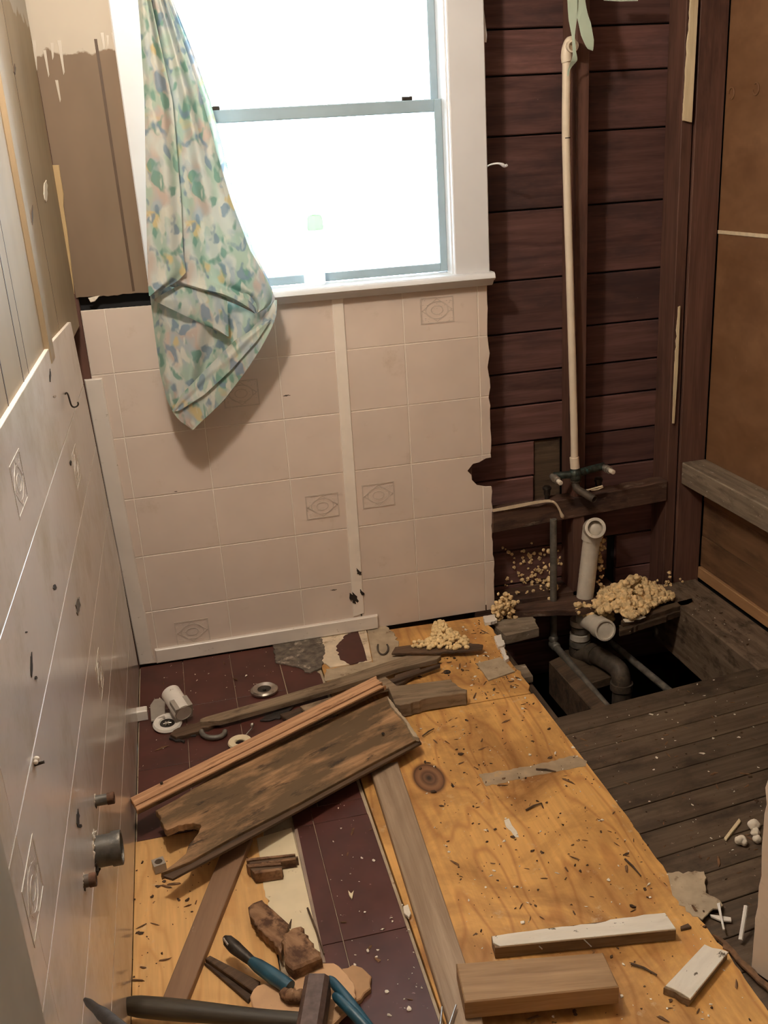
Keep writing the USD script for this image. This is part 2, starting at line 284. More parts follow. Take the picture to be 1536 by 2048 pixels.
# plywood: rotary-cut grain, brown stains, one knot
def plywood(name, dark, light, stain_amt=.5, knot=None):
    n = {'geo': ('geometry', {}), 'mp': ('mapping', {'scale': (5.5, 1.15, 1)}), 'w': ('noise_texture', {'scale': 1.25, 'detail': 2.2, 'roughness': .45}),
         'fx': ('math', {'math_type': 'multiply', 'value2': 62.0}), 'fs': ('math', {'math_type': 'sine'}), 'fr': ('rgb_ramp', {'ramp': [(0, (0, 0, 0)), (.35, (.0, 0, 0)), (.85, (.55, .55, .55)), (1, (1, 1, 1))]}),
         'mf': ('mapping', {'scale': (90, 6, 1)}), 'fn': ('noise_texture', {'scale': 1.0, 'detail': 4}), 'r1': ('rgb_ramp', {'ramp': [(.3, tuple(.80 * x for x in light)), (.7, light)]}),
         'c1': ('mix_color', {'b': dark}), 'g1': ('math', {'math_type': 'multiply', 'value2': .55}),
         'sn': ('noise_texture', {'scale': 4.2, 'detail': 8, 'roughness': .62, 'distortion': .6}), 'sr': ('rgb_ramp', {'ramp': [(.44, (0, 0, 0)), (.72, (1, 1, 1))]}), 'sf': ('math', {'math_type': 'multiply', 'value2': stain_amt}), 'sm': ('mix_color', {'b': tuple(.52 * x for x in dark)}),
         'wn': ('noise_texture', {'scale': 17.0, 'detail': 7, 'roughness': .7}), 'wr': ('rgb_ramp', {'ramp': [(.60, (0, 0, 0)), (.72, (.75, .75, .75))]}), 'wm': ('mix_color', {'b': (.62, .48, .32)}),
         'dn': ('noise_texture', {'scale': 60.0, 'detail': 3}), 'dr': ('rgb_ramp', {'ramp': [(.70, (0, 0, 0)), (.74, (1, 1, 1))]}), 'dm': ('mix_color', {'b': (.10, .05, .02)}),
         'p': ('principled_bsdf', {'roughness': .55, 'specular_ior_level': .35}), 'bp': ('bump', {'distance': .0006})}
    l = [('geo.position', 'mp.vector'), ('mp.vector', 'w.vector'), ('w.fac', 'fx.value1'), ('geo.position', 'mf.vector'), ('mf.vector', 'fn.vector'), ('fn.fac', 'r1.fac'), ('r1.color', 'c1.a'),
         ('fr.color', 'g1.value1'), ('g1.value', 'c1.fac'), ('geo.position', 'sn.vector'), ('sn.fac', 'sr.fac'), ('sr.color', 'sf.value1'), ('sf.value', 'sm.fac'), ('c1.result', 'sm.a'),
         ('geo.position', 'wn.vector'), ('wn.fac', 'wr.fac'), ('wr.color', 'wm.fac'), ('sm.result', 'wm.a'), ('geo.position', 'dn.vector'), ('dn.fac', 'dr.fac'), ('dr.color', 'dm.fac'), ('wm.result', 'dm.a'),
         ('fn.fac', 'bp.height'), ('bp.normal', 'p.normal'), ('fs.value', 'fr.fac')]
    out = 'dm.result'
    if knot is not None:
        n |= {'kv': ('vector_math', {'math_type': 'subtract', 'vector2': tuple(knot)}), 'ks': ('mapping', {'scale': (1.0, .62, 0)}), 'kd': ('vector_math', {'math_type': 'length'}),
              'ke': ('rgb_ramp', {'ramp': [(0, (1, 1, 1)), (.035, (1, 1, 1)), (.055, (.55, .55, .55)), (.2, (.25, .25, .25)), (.4, (0, 0, 0))]}),
              'kk': ('math', {'math_type': 'multiply', 'value2': 26.0}), 'ka': ('math', {'math_type': 'add'}), 'kc': ('rgb_ramp', {'ramp': [(0, (.035, .018, .012)), (.006, (.05, .025, .015)), (.010, (.20, .10, .05)), (.016, (.11, .05, .025)), (.024, (.26, .13, .06)), (.031, (.20, .09, .04)), (.036, (.07, .03, .014)), (.044, dark)]}),
              'kf': ('rgb_ramp', {'ramp': [(.036, (1, 1, 1)), (.046, (0, 0, 0))]}), 'kb': ('math', {'math_type': 'subtract', 'value1': .42}), 'kq': ('math', {'math_type': 'maximum', 'value2': 0.0}), 'km': ('mix_color', {})}
        l += [('geo.position', 'kv.vector1'), ('kv.vector', 'ks.vector'), ('ks.vector', 'kd.vector1'), ('kd.value', 'kb.value2'), ('kb.value', 'kq.value1'), ('kq.value', 'kk.value1'), ('kk.value', 'ka.value1'), ('fx.value', 'ka.value2'), ('ka.value', 'fs.value1'),
              ('kd.value', 'kc.fac'), ('kd.value', 'kf.fac'), ('kf.color', 'km.fac'), (out, 'km.a'), ('kc.color', 'km.b')]; out = 'km.result'
    else: l.append(('fx.value', 'fs.value1'))
    l.append((out, 'p.base_color'))
    return MAT(stage, L(name), n, l, surface='p.BSDF')
KNOT = oz(858, 1556)
M_ply = plywood('plywood_right', (.40, .160, .045), (.76, .415, .132), .95, KNOT)
M_ply_left = plywood('plywood_left', (.56, .29, .10), (.78, .455, .175), .30)

# tan panelling with cream paint rolled over its top
def panelling(name, base, var, paint_z, paint=(.50, .44, .36)):
    n = {'geo': ('geometry', {}), 'sx': ('separate_xyz', {}), 'm1': ('mapping', {'scale': (4, 4, 1.5)}), 'nz': ('noise_texture', {'scale': 1.5, 'detail': 4}), 'rp': ('rgb_ramp', {'ramp': [(.3, tuple(x * (1 - var) for x in base)), (.7, tuple(x * (1 + var) for x in base))]}),
         'pn': ('noise_texture', {'scale': 16, 'detail': 5}), 'pm': ('math', {'math_type': 'multiply', 'value2': .09}), 'pa': ('math', {'math_type': 'add'}), 'pr': ('map_range', {'from_min': paint_z + .043, 'from_max': paint_z + .049, 'clamp': True}), 'mx': ('mix_color', {'b': paint}),
         'p': ('principled_bsdf', {'roughness': .62, 'specular_ior_level': .2})}
    l = [('geo.position', 'm1.vector'), ('m1.vector', 'nz.vector'), ('nz.fac', 'rp.fac'), ('geo.position', 'sx.vector'), ('geo.position', 'pn.vector'), ('pn.fac', 'pm.value1'), ('pm.value', 'pa.value1'), ('sx.z', 'pa.value2'), ('pa.value', 'pr.value'), ('pr.result', 'mx.fac'), ('rp.color', 'mx.a'), ('mx.result', 'p.base_color')]
    return MAT(stage, L(name), n, l, surface='p.BSDF')
M_tan = panelling('tan_panelling', (.205, .145, .098), .12, 1.735)
M_cream_panel = panelling('cream_panelling', (.335, .25, .155), .10, 1.80)
M_cream_paint = plain('cream_paint', (.49, .43, .35), .4, var=.04)
M_groove = plain('panel_groove', (.085, .05, .028), .6)

# curtain print: soft watercolour blotches
def curtain_mat(name):
    n = {'tc': ('texture_coordinate', {}), 'oi': ('object_info', {}), 'p': ('diffuse_bsdf', {}), 't': ('translucent_bsdf', {}), 'mx': ('mix_closure', {'fac': .26}), 'wn': ('noise_texture', {'scale': 14, 'detail': 3}), 'wv': ('vector_math', {'math_type': 'multiply_add', 'vector2': (.03, .03, .03)})}
    l = [('tc.object', 'wn.vector'), ('wn.color', 'wv.vector1'), ('tc.object', 'wv.vector3')]
    n['b'] = ('color', {'value': (.62, .66, .62)}); out = 'b.color'
    for k, (col, sc, lo, hi, loc) in enumerate((((.56, .44, .38), (12, 1, 7), .50, .58, (3, 1, 7)), ((.42, .50, .54), (18, 1, 10), .51, .59, (5, 8, 1)), ((.42, .56, .47), (19, 1, 10), .48, .56, (1, 2, 3)), ((.66, .53, .26), (15, 1, 12), .615, .66, (9, 4, 2)), ((.17, .34, .28), (32, 1, 17), .56, .62, (7, 6, 5)), ((.22, .31, .40), (28, 1, 19), .57, .63, (2, 9, 4)), ((.70, .70, .62), (44, 1, 18), .56, .64, (4, 4, 8)))):
        n |= {f'm{k}': ('mapping', {'scale': sc, 'location': loc, 'rotation': (0, .5 - .3 * k, 0)}), f'n{k}': ('noise_texture', {'scale': 1.0, 'detail': 1.6, 'roughness': .5}), f'r{k}': ('rgb_ramp', {'ramp': [(lo, (0, 0, 0)), (hi, (.85, .85, .85))]}), f'x{k}': ('mix_color', {'b': col})}
        l += [('wv.vector', f'm{k}.vector'), (f'm{k}.vector', f'n{k}.vector'), (f'n{k}.fac', f'r{k}.fac'), (f'r{k}.color', f'x{k}.fac'), (out, f'x{k}.a')]; out = f'x{k}.result'
    l += [(out, 'p.color'), (out, 't.color'), ('p.BSDF', 'mx.closure1'), ('t.BSDF', 'mx.closure2')]
    return MAT(stage, L(name), n, l, surface='mx.closure')
M_curtain = curtain_mat('floral_cloth')
M_glass = MAT(stage, L('window_glass'), {'t': ('transparent_bsdf', {'color': (.97, .99, .99)}), 'g': ('glossy_bsdf', {'roughness': .02}), 'f': ('fresnel', {'IOR': 1.45}), 'm': ('mix_closure', {})}, [('f.fac', 'm.fac'), ('t.BSDF', 'm.closure1'), ('g.BSDF', 'm.closure2')], surface='m.closure')
M_globe = MAT(stage, L('lamp_globe'), {'e': ('emission', {'color': LAMP_COLOR, 'strength': LAMP_I / 2})}, surface='e.emission')
M_bottle = MAT(stage, L('white_bottle'), {'d': ('diffuse_bsdf', {'color': (.9, .92, .92)}), 't': ('translucent_bsdf', {'color': (1, 1, 1)}), 'm': ('mix_closure', {'fac': .92})}, [('d.BSDF', 'm.closure1'), ('t.BSDF', 'm.closure2')], surface='m.closure')
M_bottle_cap = MAT(stage, L('green_cap'), {'d': ('diffuse_bsdf', {'color': (.3, .85, .5)}), 't': ('translucent_bsdf', {'color': (.62, 1.0, .56)}), 'm': ('mix_closure', {'fac': .85})}, [('d.BSDF', 'm.closure1'), ('t.BSDF', 'm.closure2')], surface='m.closure')

# ---------------------------------------------------------------- the back wall
XR, ZT = 1.92, 2.42                                   # right wall, ceiling
W = thing('wall_back', kind='structure')
# siding boards 10 cm behind the wall face
zs = [-.34, -.20, -.075, .035, .16, .30, .419, .54, .664, .771, .899, 1.062, 1.27, 1.482, 1.645, 1.767, 1.92, 2.08, 2.25, 2.42]
rg = np.random.default_rng(5)
for a, b in zip(zs[:-1], zs[1:]):
    y0 = .100 + rg.uniform(-.002, .003); g = .0025
    spans = [(1.06, XR + .04)]
    if a in (.419, .30): spans = [(1.06, 1.352 + rg.uniform(-.004, .004)), (1.535, XR + .04)]
    if a < .15 and a > -.2: spans = [(1.06, 1.60 + .05 * rg.uniform()), (1.655, XR + .04)]
    for x0, x1 in spans:
        put('plank', *(lambda mf: (mf[0], M_siding, W, mf[1]))(boxf((x0, y0, a + g), (x1, y0 + .02, b - g), 0, .0025)))
def pb(name, lo, hi, mat, parent, axis=0, b=.002, face=None, **k):
    m, F = boxf(lo, hi, axis, b, face); return put(name, m, mat, parent, F, **k)
pb('sheathing', (-.05, .124, -.7), (.30, .14, ZT), M_black, W); pb('sheathing', (.30, .124, -.7), (1.065, .14, 1.09), M_black, W); pb('sheathing', (.30, .124, 2.0), (1.065, .14, ZT), M_black, W); pb('sheathing', (1.065, .124, -.7), (XR + .06, .14, ZT), M_black, W)
# studs and blocking
pb('stud', (1.449, .0, -.02), (1.489, .098, ZT), M_stud, W, 2)
pb('stud', (1.784, .002, -.10), (1.820, .098, ZT), M_stud, W, 2)
pb('corner_post', (1.826, -.004, -.10), (1.917, .098, ZT), M_stud, W, 2)
pb('stud', (1.07, .012, .0), (1.108, .098, ZT), M_stud, W, 2)
q = [oy(985, 1025, -.006), oy(1338, 962, -.006), oy(1341, 1001, -.006), oy(985, 1067, -.006)]
q[1][0] = q[2][0] = 1.783
m, F = slab(q, .055, b=.003, edges=(0,), step=.03, amp=.002, seed=3, up=(0, -1, 0)); put('blocking', m, M_block, W, F)
pb('plank', (1.352, .112, .302), (1.449, .122, .536), M_joist, W); pb('plank', (1.489, .112, .302), (1.533, .122, .536), M_joist, W)
pb('sole_plate', (1.10, .0, -.045), (1.60, .097, .022), M_block, W); 
# the scored tile board, in two sheets with a batten over their joint
ZJ = [0.0, .178, .361, .545, .732, .919, 1.075, 1.099]
def sheet(poly, xj, seed, hole=None):
    S = Polygon(poly)
    if hole is not None: S = S.difference(Polygon(hole))
    T = thing('tile_sheet', parent=W)
    ext = np.array(S.exterior.coords)[:-1]
    F = frame_of(np.array([0, .0016, 0]), np.array([1., 0, 0]), np.array([0, -1., 0]))
    put('backing_sheet', prism(ext, .006, .0004), M_joint, T, F)
    r = np.random.default_rng(seed)
    F2 = F.copy(); F2[1, 3] = 0
    zz = [z for z in ZJ if z != 1.075]
    for x0, x1 in zip(xj[:-1], xj[1:]):
        for z0, z1 in zip(zz[:-1], zz[1:]):
            c = S.intersection(sbox(x0 + .0015, z0 + .0015, x1 - .0015, z1 - .0015))
            for g in getattr(c, 'geoms', [c]):
                if g.area < 1e-4: continue
                e = np.array(g.exterior.coords)[:-1]; d = np.linalg.norm(e - np.roll(e, 1, 0), axis=1); e = e[d > 1e-5]
                F2 = F.copy(); F2[1, 3] = r.uniform(-.0002, .0002)
                put('tile', prism(e, .0014, .0008), M_tile, T, F2)
    return T
edge = rough([(1.170, 0.012), (1.170, 1.075)], (0,), .018, .0022, 4)[:-1]
edge = np.vstack([[p for p in rough([(1.168, .002), (1.168, 1.085), (.716, 1.085)], (0,), .02, .002, 4)]])[:-1]
TL = sheet([(0, .002), (.713, .002), (.713, 1.075), (.30, 1.075), (.30, 1.092), (.186, 1.097), (0, 1.099)], [0, .063, .294, .526, .713], 1)
TR = sheet(np.vstack([edge, [(.716, 1.085), (.716, .002)]]), [.716, .907, 1.138, 1.18], 2,
           hole=[oy(u, v)[[0, 2]] for u, v in ((990, 914), (972, 917), (958, 925), (946, 928), (935, 942), (943, 950), (944, 960), (955, 971), (972, 974), (990, 973))])
def emblem(cx, cz, T, w=.104, h=.078, s_=1.0):
    """The stamped ornament: a ridge frame around an oval and a lozenge."""
    o, i = sbox(-w / 2, -h / 2, w / 2, h / 2), sbox(-w / 2 + .004, -h / 2 + .004, w / 2 - .004, h / 2 - .004)
    ms = [trimesh.creation.extrude_polygon(o.difference(i), .0012, engine='earcut')]
    from shapely.geometry import Point, LineString
    e = affinity.scale(Point(0, 0).buffer(1, 20), w * .33, h * .32)
    ms.append(trimesh.creation.extrude_polygon(e.exterior.buffer(.0016), .0009, engine='earcut'))
    e = affinity.scale(Point(0, 0).buffer(1, 20), w * .17, h * .16); ms.append(trimesh.creation.extrude_polygon(e.exterior.buffer(.0014), .0009, engine='earcut'))
    for s in (1, -1):
        ms.append(trimesh.creation.extrude_polygon(LineString([(-w * .44, 0), (0, s * h * .43), (w * .44, 0)]).buffer(.0014), .0008, engine='earcut'))
    r = np.random.default_rng(int(cx * 1000))
    for k in range(50):
        x, z = r.uniform(-w * .45, w * .45), r.uniform(-h * .43, h * .43)
        b = trimesh.creation.icosphere(0, .0014); b.apply_scale([r.uniform(.8, 2.2), .8, .5]); b.apply_translation([x, z, 0]); ms.append(b)
    m = join(*ms); m.vertices[:, 2] *= s_; return m
for T, u, v in ((TL, 645, 1012), (TR, 757, 990), (TR, 874, 620), (TL, 482, 787), (TL, 385, 1263)):
    p = oy(u, v); F = frame_of(np.array([p[0], -.0001, p[2]]), np.array([1., 0, 0]), np.array([0, -1., 0])); put('stamped_ornament', emblem(p[0], p[2], T), M_stamp, T, F)
m, F = slab([oy(663, 590, -.004), oy(686, 588, -.004), oy(729, 1226, -.004), oy(707, 1234, -.004)], .0055, (0, 0, 1), b=.0015, up=(0, -1, 0)); put('batten', m, M_joint, W, F)
# rot holes by the batten's foot, scratches
for k, (c, rr) in enumerate((((718, 1145), 9), ((708, 1197), 15), ((724, 1186), 8), ((573, 791), 7), ((668, 1180), 7), ((352, 983), 4))):
    r = np.random.default_rng(k + 20); p = oy(*c, -.0058 if k < 3 else -.0006); a = np.linspace(0, 2 * np.pi, 16)[:-1]
    ang = .5 if k < 3 else 0
    pts = [(rr * .0016 * math.cos(t) * r.uniform(.3, 1.1) * (.55 if k < 3 else 1.3), rr * .0016 * math.sin(t) * r.uniform(.4, 1.2) * (1.1 if k < 3 else .25)) for t in a]
    F = frame_of(p, np.array([1., 0, ang]), np.array([0, -1., 0])); put('rot_hole' if k < 3 else 'scuff', prism(pts, .002, .0001), M_hole if k < 3 else M_crust, W, F)
# corner trim and the brown post behind it
m, F = slab([oy(168, 760, -.010), oy(204, 757, -.010), oy(309, 1327, -.010), oy(279, 1331, -.010)], .010, (0, 0, 1), b=.003, up=(0, -1, 0)); put('corner_trim', m, M_trim, W, F)
pb('corner_stud', (-.055, .006, -.02), (-.0005, .09, ZT), M_stud, W, 2)
# the black gap, then the tan panelling above it
pb('felt_paper', (-.03, .03, 1.04), (.20, .034, 1.20), M_black, W)
tan = rough([oy(152, 596)[[0, 2]], oy(300, 584)[[0, 2]]], (0,), .012, .0018, 8)[:-1]
tan = np.vstack([tan, [(.30, 1.134), (.30, ZT), (-.012, ZT)]])
F = frame_of(np.array([0, 0., 0]), np.array([1., 0, 0]), np.array([0, -1., 0])); put('tan_panel', prism(tan, .005, .0005), M_tan, W, F)
m, F = slab([oy(188, 78, -.0006), oy(194, 78, -.0006), oy(270, 582, -.0006), oy(265, 583, -.0006)], .001, (0, 0, 1), b=.0002, up=(0, -1, 0)); put('panel_groove', m, M_groove, W, F)
for k, (u0, v0, u1, v1, w) in enumerate(((64, 80, 72, 145, 4), (86, 100, 97, 155, 3), (100, 85, 105, 120, 4), (114, 80, 127, 150, 4), (110, 160, 120, 205, 3), (200, 65, 208, 100, 4), (222, 65, 262, 242, 5), (212, 70, 216, 95, 3))):
    a, b = oy(u0, v0, -.001), oy(u1, v1, -.001); a2 = oy(u0 + w * 2, v0, -.001); b2 = oy(u1 + w * .6, v1 - 6, -.001)
    m, F = slab([a, a2, b2, b], .0012, b=.0003, up=(0, -1, 0)); put('paint_drip', m, M_cream_paint, W, F)
chip = [oy(u, v, -.002) for u, v in ((176, 596), (200, 591), (190, 603), (181, 605))]; m, F = slab(chip, .002, up=(0, -1, 0)); put('paint_flake', m, M_chip, W, F)
# the rest of the wall above and below
pb('header', (.298, .0, 2.02), (1.175, .02, ZT), M_casing, W)
pb('rim_joist', (-.05, .03, -.7), (1.07, .12, -.002), M_joist, W)

# ---------------------------------------------------------------- window
N = thing('window_1', kind='structure')
pb('casing', (1.066, -.018, 1.106), (1.173, .004, 2.02), M_casing, N, 2, .003)
pb('casing', (.190, -.018, 1.135), (.298, .004, 2.02), M_casing, N, 2, .003)
pb('head_casing', (.190, -.018, 2.02), (1.173, .004, 2.13), M_casing, N, 0, .003)
pb('jamb', (1.062, .0, 1.10), (1.070, .16, 2.02), M_casing, N, 2, .001, (-1, 0, 0)); pb('jamb', (.294, .0, 1.10), (.298, .16, 2.02), M_casing, N, 2, .001, (1, 0, 0)); pb('jamb', (.294, .0, 2.012), (1.07, .16, 2.02), M_casing, N, 0, .001, (0, 0, -1))
st = np.array([(-.046, 1.094), (-.043, 1.104), (-.036, 1.110), (.16, 1.116), (.16, 1.09), (.004, 1.085), (-.004, 1.078), (-.012, 1.070), (-.020, 1.074), (-.030, 1.086), (-.040, 1.088)])
m = prism(st, .975, .0); F = np.eye(4); F[:3, 0], F[:3, 1], F[:3, 2], F[:3, 3] = (0, 1, 0), (0, 0, 1), (1, 0, 0), (1.180, 0, 0); put('window_stool', m, M_casing, N, F, smooth=50)
def sash(name, y, z0, z1, bot, top, sx0=.298, sx1=1.062, sw=.022):
    T = thing(name, parent=N)
    pb('stile', (sx0, y, z0), (sx0 + sw, y + .028, z1), M_sash, T, 2); pb('stile', (sx1 - sw, y, z0), (sx1, y + .028, z1), M_sash, T, 2)
    pb('bottom_rail', (sx0 + sw, y, z0), (sx1 - sw, y + .028, z0 + bot), M_sash, T); pb('top_rail', (sx0 + sw, y, z1 - top), (sx1 - sw, y + .028, z1), M_sash, T)
    pb('pane', (sx0 + sw, y + .012, z0 + bot), (sx1 - sw, y + .016, z1 - top), M_glass, T)
sash('lower_sash', .045, 1.116, 1.590, .024, .033)
sash('upper_sash', .078, 1.560, 2.012, .032, .04)
for u in (427, 815):
    p = oy(u, 207, .05); pb('sash_lock', (p[0] - .015, .050, 1.590), (p[0] + .015, .066, 1.600), M_steel, N)
bl = thing('bottle', 'white bottle with a green cap on the window sill, against the bright pane', 'bottle', (oy(628, 540, .022)[0], .022, 1.1125))
p = WM[bl][:3, 3]
m = lathe([(0, 0), (.028, 0), (.031, .004), (.031, .11), (.026, .128), (.014, .140), (.012, .150), (0, .150)]); F = np.eye(4); F[:3, 3] = p; put('bottle_body', m, M_bottle, bl, F, smooth=40)
m = lathe([(0, 0), (.021, 0), (.023, .004), (.022, .030), (.018, .040), (0, .043)]); F = np.eye(4); F[:3, 3] = p + [.014, 0, .150]; put('bottle_cap', m, M_bottle_cap, bl, F, smooth=40)
pb('ground_outside', (-14, .6, -1.1), (16, 26, -1.0), M_ground, '/World', label='pale bright ground outside the window', cat='ground', kind='structure')

# ---------------------------------------------------------------- left wall
W = thing('wall_left', kind='structure')
pb('backing', (-.10, -3.5, -.7), (-.058, .14, ZT), M_black, W, 1, face=(1, 0, 0))
pe = [ox(141, 640)[1:], ox(165, 758)[1:], ox(200, 930)[1:], ox(240, 1130)[1:], ox(276, 1328)[1:]]
PT = 1.130
pl = [(-3.5, .004), (pe[4][0], .006), tuple(pe[3]), tuple(pe[2]), tuple(pe[1]), (pe[0][0], 1.112), (-.75, PT), (-3.5, PT)]
S = Polygon(pl)
T = thing('tile_sheet', parent=W)
F = np.eye(4); F[:3, 0], F[:3, 1], F[:3, 2] = (0, 1, 0), (0, 0, 1), (1, 0, 0); F[0, 3] = -.001
put('backing_sheet', prism(np.array(S.exterior.coords)[:-1], .007, .001), M_joint, T, F)
zl = [.004, .19, .385, .578, .770, .947, PT]; yl = [-.01, -1.85, -3.49][::-1]
r = np.random.default_rng(7)
for y0, y1 in zip(yl[:-1], yl[1:]):
    for z0, z1 in zip(zl[:-1], zl[1:]):
        c = S.intersection(sbox(y0 + .0004, z0 + .0016, y1 - .0004, z1 - (.0016 if z1 < PT else -.0)))
        if c.is_empty or c.area < 2e-4 or c.geom_type != 'Polygon': continue
        F2 = F.copy(); F2[0, 3] = 0
        put('tile', prism(np.array(c.exterior.coords)[:-1], .0009, .0005), M_tile_left, T, F2)
for y, z in ((-1.42, 1.037), (-1.83, .680), (-.72, .86), (-.95, .48)):
    F2 = F.copy(); F2[:3, 3] = (.0, y, z); put('stamped_ornament', emblem(abs(y), z, T, .10, .076, .5), M_tile_left, T, F2)
# panelling above
lo = -.030
pan = [(-3.5, 1.08), (-.05, 1.08), (.0, 1.16), (.0, ZT), (-3.5, ZT)]
F = np.eye(4); F[:3, 0], F[:3, 1], F[:3, 2] = (0, 1, 0), (0, 0, 1), (1, 0, 0); F[0, 3] = -.008
pb('upper_panel', (-.013, -3.5, 1.06), (-.008, -.012, ZT), M_cream_panel, W, 1, face=(1, 0, 0))
for y, w, x in ((-1.155, .006, -.0074), (-1.085, .004, -.0076), (-1.336, .006, -.0074), (-.52, .004, -.0076)):
    pb('panel_groove', (-.010, y - w / 2, 1.08), (x, y + w / 2, ZT), M_groove, W, 2, .0002, (1, 0, 0))
pb('batten', (-.008, -.83, 1.10), (.002, -.765, ZT), M_cream_panel, W, 2, .002, (1, 0, 0))
m, F = slab([oy(100, 330, -.012), oy(118, 330, -.012), oy(149, 588, -.012), oy(135, 596, -.012)], .006, (0, 0, 1), edges=(1, 3), step=.03, amp=.0012, seed=2, up=(0, -1, 0)); put('raw_edge', m, M_yellow_batten, W, F)
# rot in the corner above the sheet
m = lumps([oy(130 + 2 * k, 600 + 9 * k, -.03 - .0 * k) - [.012, 0, 0] for k in range(5)], [.009, .012, .011, .010, .008], .004, .004, 120, 3); put('rotten_edge', m, M_chunk, W)
def wall_spot(name, u, v, du, dv, mat, seed, x=.0012):
    r = np.random.default_rng(seed); p = ox(u, v, x)
    pts = [ox(u + du * math.cos(t) * r.uniform(.5, 1.1), v + dv * math.sin(t) * r.uniform(.5, 1.1), x)[1:] - p[1:] for t in np.linspace(0, 2 * np.pi, 15)[:-1]]
    F = np.eye(4); F[:3, 0], F[:3, 1], F[:3, 2], F[:3, 3] = (0, 1, 0), (0, 0, 1), (1, 0, 0), p
    return put(name, prism(pts, .0016, .0002), mat, W, F)
for k, (u, v, a, b) in enumerate(((110, 1174, 4, 7), (54, 1264, 2, 2), (64, 1330, 2, 26), (73, 1356, 3, 4), (157, 1637, 3, 20), (161, 1651, 4, 5), (101, 751, 1.5, 14), (110, 793, 3, 3), (142, 926, 2, 6))): wall_spot('gouge', u, v, a, b, M_hole if k != 7 else M_chrome, 40 + k)
wall_spot('gouge', 157, 1210, 5, 22, M_crust, 77)
for k, (u, v, a, b) in enumerate(((65, 430, 2, 20), (92, 380, 4, 25), (30, 140, 2, 12))): wall_spot('gouge', u, v, a, b, M_groove if k != 1 else M_chip, 90 + k, -.0065)
pb('jamb_board', (.0005, -2.6, -.0), (.016, -1.962, ZT), M_jamb, W, 2, .004, (1, 0, 0))

# ---------------------------------------------------------------- right wall
W = thing('wall_right', kind='structure')
pb('hardboard', (1.92, -1.9, 1.172), (1.93, -.004, ZT), M_panel_r, W, 1, .001, (-1, 0, 0))
pb('hardboard', (1.921, -1.9, .285), (1.931, -.004, 1.163), M_panel_r, W, 1, .001, (-1, 0, 0))
pb('seam_strip', (1.917, -1.9, 1.162), (1.93, -.0045, 1.173), M_paper, W, 1, .001, (-1, 0, 0))
pb('low_board', (1.923, -1.9, .160), (1.935, -.004, .284), M_panel_low, W, 1, .001, (-1, 0, 0))
pb('low_board', (1.922, -1.9, .046), (1.934, -.004, .158), M_panel_low, W, 1, .001, (-1, 0, 0))
pb('base_board', (1.912, -1.9, .003), (1.93, -.006, .044), M_strip_low, W, 1, .002, (-1, 0, 0))
pb('backing', (1.936, -3.5, -.7), (1.96, .14, ZT), M_black, W, 1, face=(-1, 0, 0))
xi = 1.832
a0, a1, b0, b1 = ox(1359, 924, xi), ox(1536, 1014, xi), ox(1365, 970, xi), ox(1536, 1066, xi)
zt, zb = (a0[2] + a1[2]) / 2, (b0[2] + b1[2]) / 2
pb('rail', (xi, -1.4, zb), (1.918, -.006, zt), M_rail, W, 1, .003, (-1, 0, 0))
for k, (u, v) in enumerate(((1463, 187), (1512, 178))):
    p = ox(u, v, 1.9185); t = np.linspace(0, 5.2, 14); put('glue_ring', tube([p + [0, .014 * math.cos(s + k), .016 * math.sin(s + k)] for s in t], .0022, 6), M_panel_r, W)

# end wall of the alcove, its raw edge broken
W = thing('wall_alcove', kind='structure')
p0, p1 = oz(1502, 1938, -.004), oz(1536, 1962, -.004); d = (p1 - p0) / np.linalg.norm(p1 - p0); d[2] = 0
nrm = np.array([-d[1], d[0], 0]); nrm = nrm if nrm @ (CC - p0) > 0 else -nrm
pl = rough([(0, 0), (1.05, 0), (1.05, ZT), (0, ZT)], (3,), .03, .003, 12)
F = frame_of(p0, d, nrm)
F[:3, 0], F[:3, 1], F[:3, 2] = d, np.array([0, 0, 1.]), np.cross(d, [0, 0, 1.])
if F[:3, 2] @ (CC - p0) < 0: F[:3, 0], F[:3, 2] = -d, -F[:3, 2]; pl[:, 0] *= -1
put('wall_board', prism(pl, .012, .001), M_endwall, W, F)
F3 = F.copy(); F3[:3, 3] = p0 - F[:3, 2] * .0125 - d * .006
put('brown_backing', prism(rough([(0, 0), (1.0, 0), (1.0, ZT), (0, ZT)], (3,), .02, .003, 3) * (1 if F[:3, 0] @ d > 0 else -1) * np.array([1, 1 if F[:3, 0] @ d > 0 else -1]), .02, .001), M_panel_low, W, F3)

# ---------------------------------------------------------------- ceiling, rear wall
pb('ceiling', (-.1, -3.5, ZT), (2.0, .14, ZT + .03), M_ceiling, '/World', kind='structure', face=(0, 0, -1))
pb('wall_rear', (-.1, -3.56, -.7), (2.0, -3.5, ZT), M_rear, '/World', kind='structure', face=(0, 1, 0))

# ---------------------------------------------------------------- floor
W = thing('floor', kind='structure')
def flat(name, px, mat, z=.0, t=.004, parent=None, edges=(), step=.012, amp=.003, seed=0, grain=None, b=.0008, **k):
    m, F = slab([oz(u, v, z) for u, v in px], t, grain, b, edges, step, amp, seed); return put(name, m, mat, parent or W, F, **k)
pb('base_sheet', (.0, -3.5, -.045), (1.085, -.004, -.019), M_joist, W, 1)
